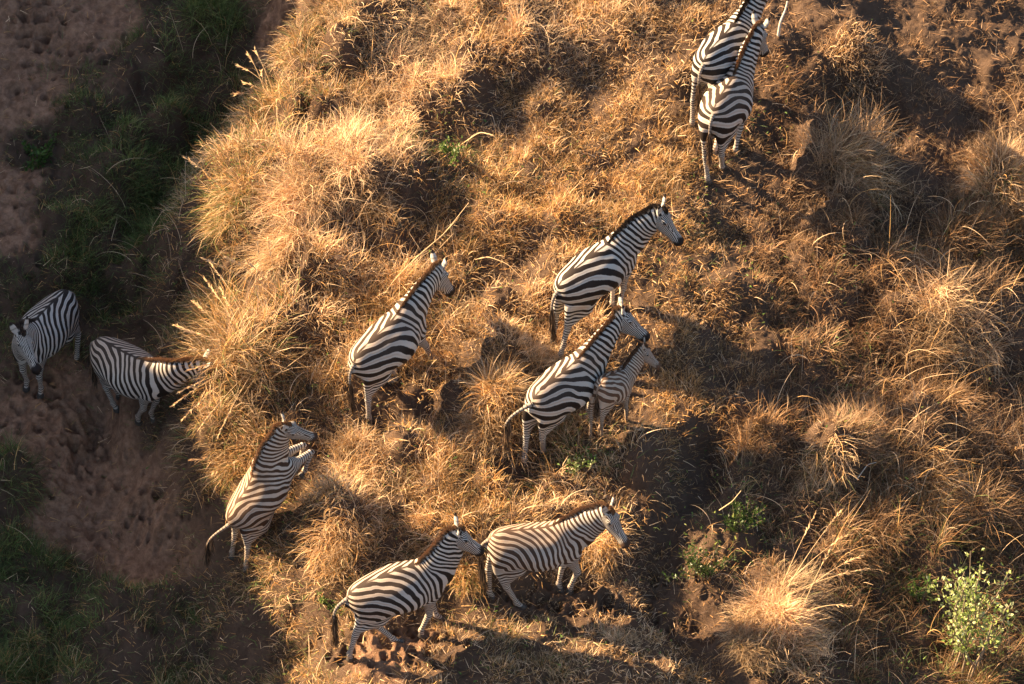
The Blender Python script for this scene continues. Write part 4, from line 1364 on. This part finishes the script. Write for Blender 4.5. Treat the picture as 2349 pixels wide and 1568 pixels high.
def make_plants():
    PLANT['dry'] = blade_material('tussock blades', .30)
    PLANT['leaf'] = blade_material('green leaves', .30, .38)
    PLANT['stalk'] = plain_material('dry stalk', (.62, .42, .22), .7, .2, .25, 30)
    PLANT['twig'] = plain_material('woody twig', (.20, .15, .10), .8, .2, .3, 30)
    PLANT['bleached'] = plain_material('bleached dead wood', (.46, .40, .33), .8, .2, .3, 30)
    PLANT['green_stalk'] = plain_material('pale green stalk', (.45, .46, .26), .7, .2, .25, 30)
    down_left = (-.9, -.55)
    tussock('long pale grass overhanging the gully edge, hiding a zebra head', 600, 835, 850, .34, .78, .15, .4,
            [(400, 745, .35), (440, 690, .5), (470, 640, .55), (430, 850, .2), (480, 600, .7), (505, 660, .6), (395, 930, .1), (420, 960, .1), (455, 985, .1), (500, 1000, .15), (410, 900, .2), (440, 800, .4), (415, 755, .4)], 1, .45, 1.0, (-1.2, -.25))
    tussock('bleached straw tussock draped down the brightest part of the bank', 700, 470, 1500, .42, .6, .03, 1.0,
            [(600, 450, .15), (620, 560, .1)], 2, .35, 1.2, down_left)
    tussock('long drooping straw tussock above the bare bank patch', 655, 575, 900, .34, .62, .06, .9, [(600, 640, .1)], 17, .5, 1.2, (-.8, -.6))
    tussock('olive and gold tussock leaning out over the dark gully grass', 540, 480, 1000, .36, .62, .35, .4, [(425, 362, .5)], 18, .5, 1.1, (-.9, -.4))
    tussock('tuft with tall leaning seed stalks at the upper gully edge', 625, 235, 420, .22, .5, .35, .3,
            [(545, 150, .3), (570, 125, .45), (585, 115, .55), (600, 165, .3), (560, 190, .25), (540, 215, .3)], 3, .2, 1.0)
    tussock('thin tuft with upright golden seed heads above the bare patch', 625, 700, 300, .22, .45, .2, .3,
            [(465, 592, .75), (520, 590, .75), (590, 560, .7), (565, 600, .5), (615, 555, .7)], 4, .2, 1.0)
    tussock('rounded golden tussock left of the adult standing beside the foal', 1125, 985, 1300, .33, .42, .02, .55, (), 5, .3, 1.3, (-.5, -.6))
    tussock('golden tussock left of the lower climbing zebra rump', 780, 1245, 1100, .32, .42, .03, .45, (), 6, .25, 1.3, (-.5, -.5))
    tussock('dark gold tussock under the head of the lower climbing zebra', 1085, 1320, 900, .28, .40, .15, .1, (), 7, .25, 1.3, (-.1, -.6))
    tussock('rusty tuft hanging below the neck of the walking zebra', 1375, 1265, 700, .22, .42, .02, .3, (), 8, .3, 1.4, (.1, -.8))
    tussock('big shaggy pale tuft at lower right with thick bent stalks', 1785, 1410, 7000, .62, .46, .05, .97,
            [(1870, 1180, .8), (1945, 1225, .75), (1985, 1305, .6), (1975, 1275, .6), (1930, 1170, .8), (1905, 1260, .6), (1950, 1390, .35)], 9, .2, 1.15)
    tussock('bleached feathery tussock on the far right slope', 2175, 745, 1900, .5, .62, .02, .95, [(2140, 690, .4), (2230, 690, .4)], 10, .2, 1.2, (.1, -.3))
    tussock('small pinkish tussock left of the dark brown grass', 1885, 1075, 900, .28, .42, .1, .75, [(1960, 1050, .3)], 11, .2, 1.2)
    tussock('greyish long bladed tussock in the shaded hollow', 1960, 400, 900, .4, .75, .05, .6, (), 12, .45, 1.0)
    tussock('pale tussock cut off by the right edge of the picture', 2320, 420, 1200, .4, .55, .08, .75, (), 13, .2, 1.2)
    tussock('wispy tussock beside the leaping zebra shoulder', 530, 1075, 600, .24, .5, .15, .35,
            [(440, 1055, .35), (470, 1050, .4), (490, 1085, .25)], 14, .4, 1.1, (-.8, -.2))
    tussock('brown drooping tussock above the leafy shrub', 2160, 1120, 1300, .45, .62, .05, .12, (), 15, .4, 1.2, (.4, -.5))
    tussock('straw tussock on the knoll top beside the dark hollow', 1960, 135, 800, .4, .3, .03, .7, (), 16, .2, 1.1)
    G1, G2, G3, G4 = (.075, .13, .026), (.13, .17, .045), (.05, .09, .018), (.40, .42, .22)
    leafy('leafy_shrub', 'bright green leafy shrub catching the sun at lower right', 'shrub', 2215, 1525, 1.75, 17, 1150, .060, ((.36, .40, .15), (.30, .36, .09), G4, (.17, .23, .05)), 31, .86, .8)
    leafy('leafy_shrub', 'sparse green shrub in the shade left of the bright leafy one', 'shrub', 2110, 1390, .6, 9, 170, .06, (G1, G3, G2), 32, .5)
    leafy('leafy_shrub', 'dark green bush between the trench and the shaggy pale tuft', 'shrub', 1615, 1320, .52, 24, 800, .042, (G3, (.05, .07, .018), (.035, .06, .014), (.08, .09, .025)), 33, .35)
    leafy('leafy_shrub', 'dark green bush behind the shaggy pale tuft', 'shrub', 1700, 1215, .46, 20, 600, .042, (G3, (.035, .06, .014), (.05, .07, .018)), 34, .35)
    leafy('green_weed', 'small bright green weed alone on the upper slope', 'weed', 1030, 375, .36, 9, 190, .05, (G1, G2), 35, .4)
    leafy('green_weed', 'yellow green weeds at the feet of the foal', 'weed', 1335, 1090, .50, 12, 200, .05, (G2, G4, G1), 36, .5)
    leafy('green_weed', 'green weed patch on the sand in the upper gully', 'weed', 95, 370, .40, 14, 330, .06, (G3, G1), 37, .25)
    leafy('green_weed', 'yellow green weed behind the lowest zebra tail', 'weed', 755, 1400, .34, 9, 130, .05, (G2, G1), 38, .4)
    dry_stem('long bent dry stem arching behind the climbing zebra head', [(850, 720, .02), (905, 640, .25), (960, 585, .38), (1020, 535, .40), (1075, 465, .42)], .008, 41, twigs=3)
    dry_stem('second straighter stem crossing the long bent one', [(880, 720, .02), (960, 620, .25), (1040, 535, .35)], .006, 42, twigs=2)
    dry_stem('hooked dry stem beside the small green weed', [(1060, 330, .02), (1100, 302, .35), (1135, 310, .35), (1143, 335, .15)], .008, 43)
    dry_stem('pale arched stem right of the climbing zebra head', [(1090, 595, .1), (1120, 588, .3), (1165, 605, .25), (1200, 640, .05)], .008, 44)
    dry_stem('pale dead branch standing beside the topmost zebra head', [(1785, 82, .02), (1790, 50, .2), (1803, 20, .35), (1812, -25, .6)], .020, 45, 'dead_branch', 'branch', 'bleached', 2)
    dry_stem('bleached dead stick lying across the right slope grass', [(1965, 1100, .2), (1990, 1065, .4), (2010, 1060, .35)], .008, 46, 'dead_branch', 'branch', 'bleached')
    dry_stem('thin curved stem above the dark bush', [(1650, 1170, .15), (1680, 1150, .35), (1700, 1125, .45)], .008, 47)

# ---------------------------------------------------------------- build
make_ground()
make_grass()
make_plants()
REST = prepare_zebra()
HERD = 'zebras climbing out of the gully'
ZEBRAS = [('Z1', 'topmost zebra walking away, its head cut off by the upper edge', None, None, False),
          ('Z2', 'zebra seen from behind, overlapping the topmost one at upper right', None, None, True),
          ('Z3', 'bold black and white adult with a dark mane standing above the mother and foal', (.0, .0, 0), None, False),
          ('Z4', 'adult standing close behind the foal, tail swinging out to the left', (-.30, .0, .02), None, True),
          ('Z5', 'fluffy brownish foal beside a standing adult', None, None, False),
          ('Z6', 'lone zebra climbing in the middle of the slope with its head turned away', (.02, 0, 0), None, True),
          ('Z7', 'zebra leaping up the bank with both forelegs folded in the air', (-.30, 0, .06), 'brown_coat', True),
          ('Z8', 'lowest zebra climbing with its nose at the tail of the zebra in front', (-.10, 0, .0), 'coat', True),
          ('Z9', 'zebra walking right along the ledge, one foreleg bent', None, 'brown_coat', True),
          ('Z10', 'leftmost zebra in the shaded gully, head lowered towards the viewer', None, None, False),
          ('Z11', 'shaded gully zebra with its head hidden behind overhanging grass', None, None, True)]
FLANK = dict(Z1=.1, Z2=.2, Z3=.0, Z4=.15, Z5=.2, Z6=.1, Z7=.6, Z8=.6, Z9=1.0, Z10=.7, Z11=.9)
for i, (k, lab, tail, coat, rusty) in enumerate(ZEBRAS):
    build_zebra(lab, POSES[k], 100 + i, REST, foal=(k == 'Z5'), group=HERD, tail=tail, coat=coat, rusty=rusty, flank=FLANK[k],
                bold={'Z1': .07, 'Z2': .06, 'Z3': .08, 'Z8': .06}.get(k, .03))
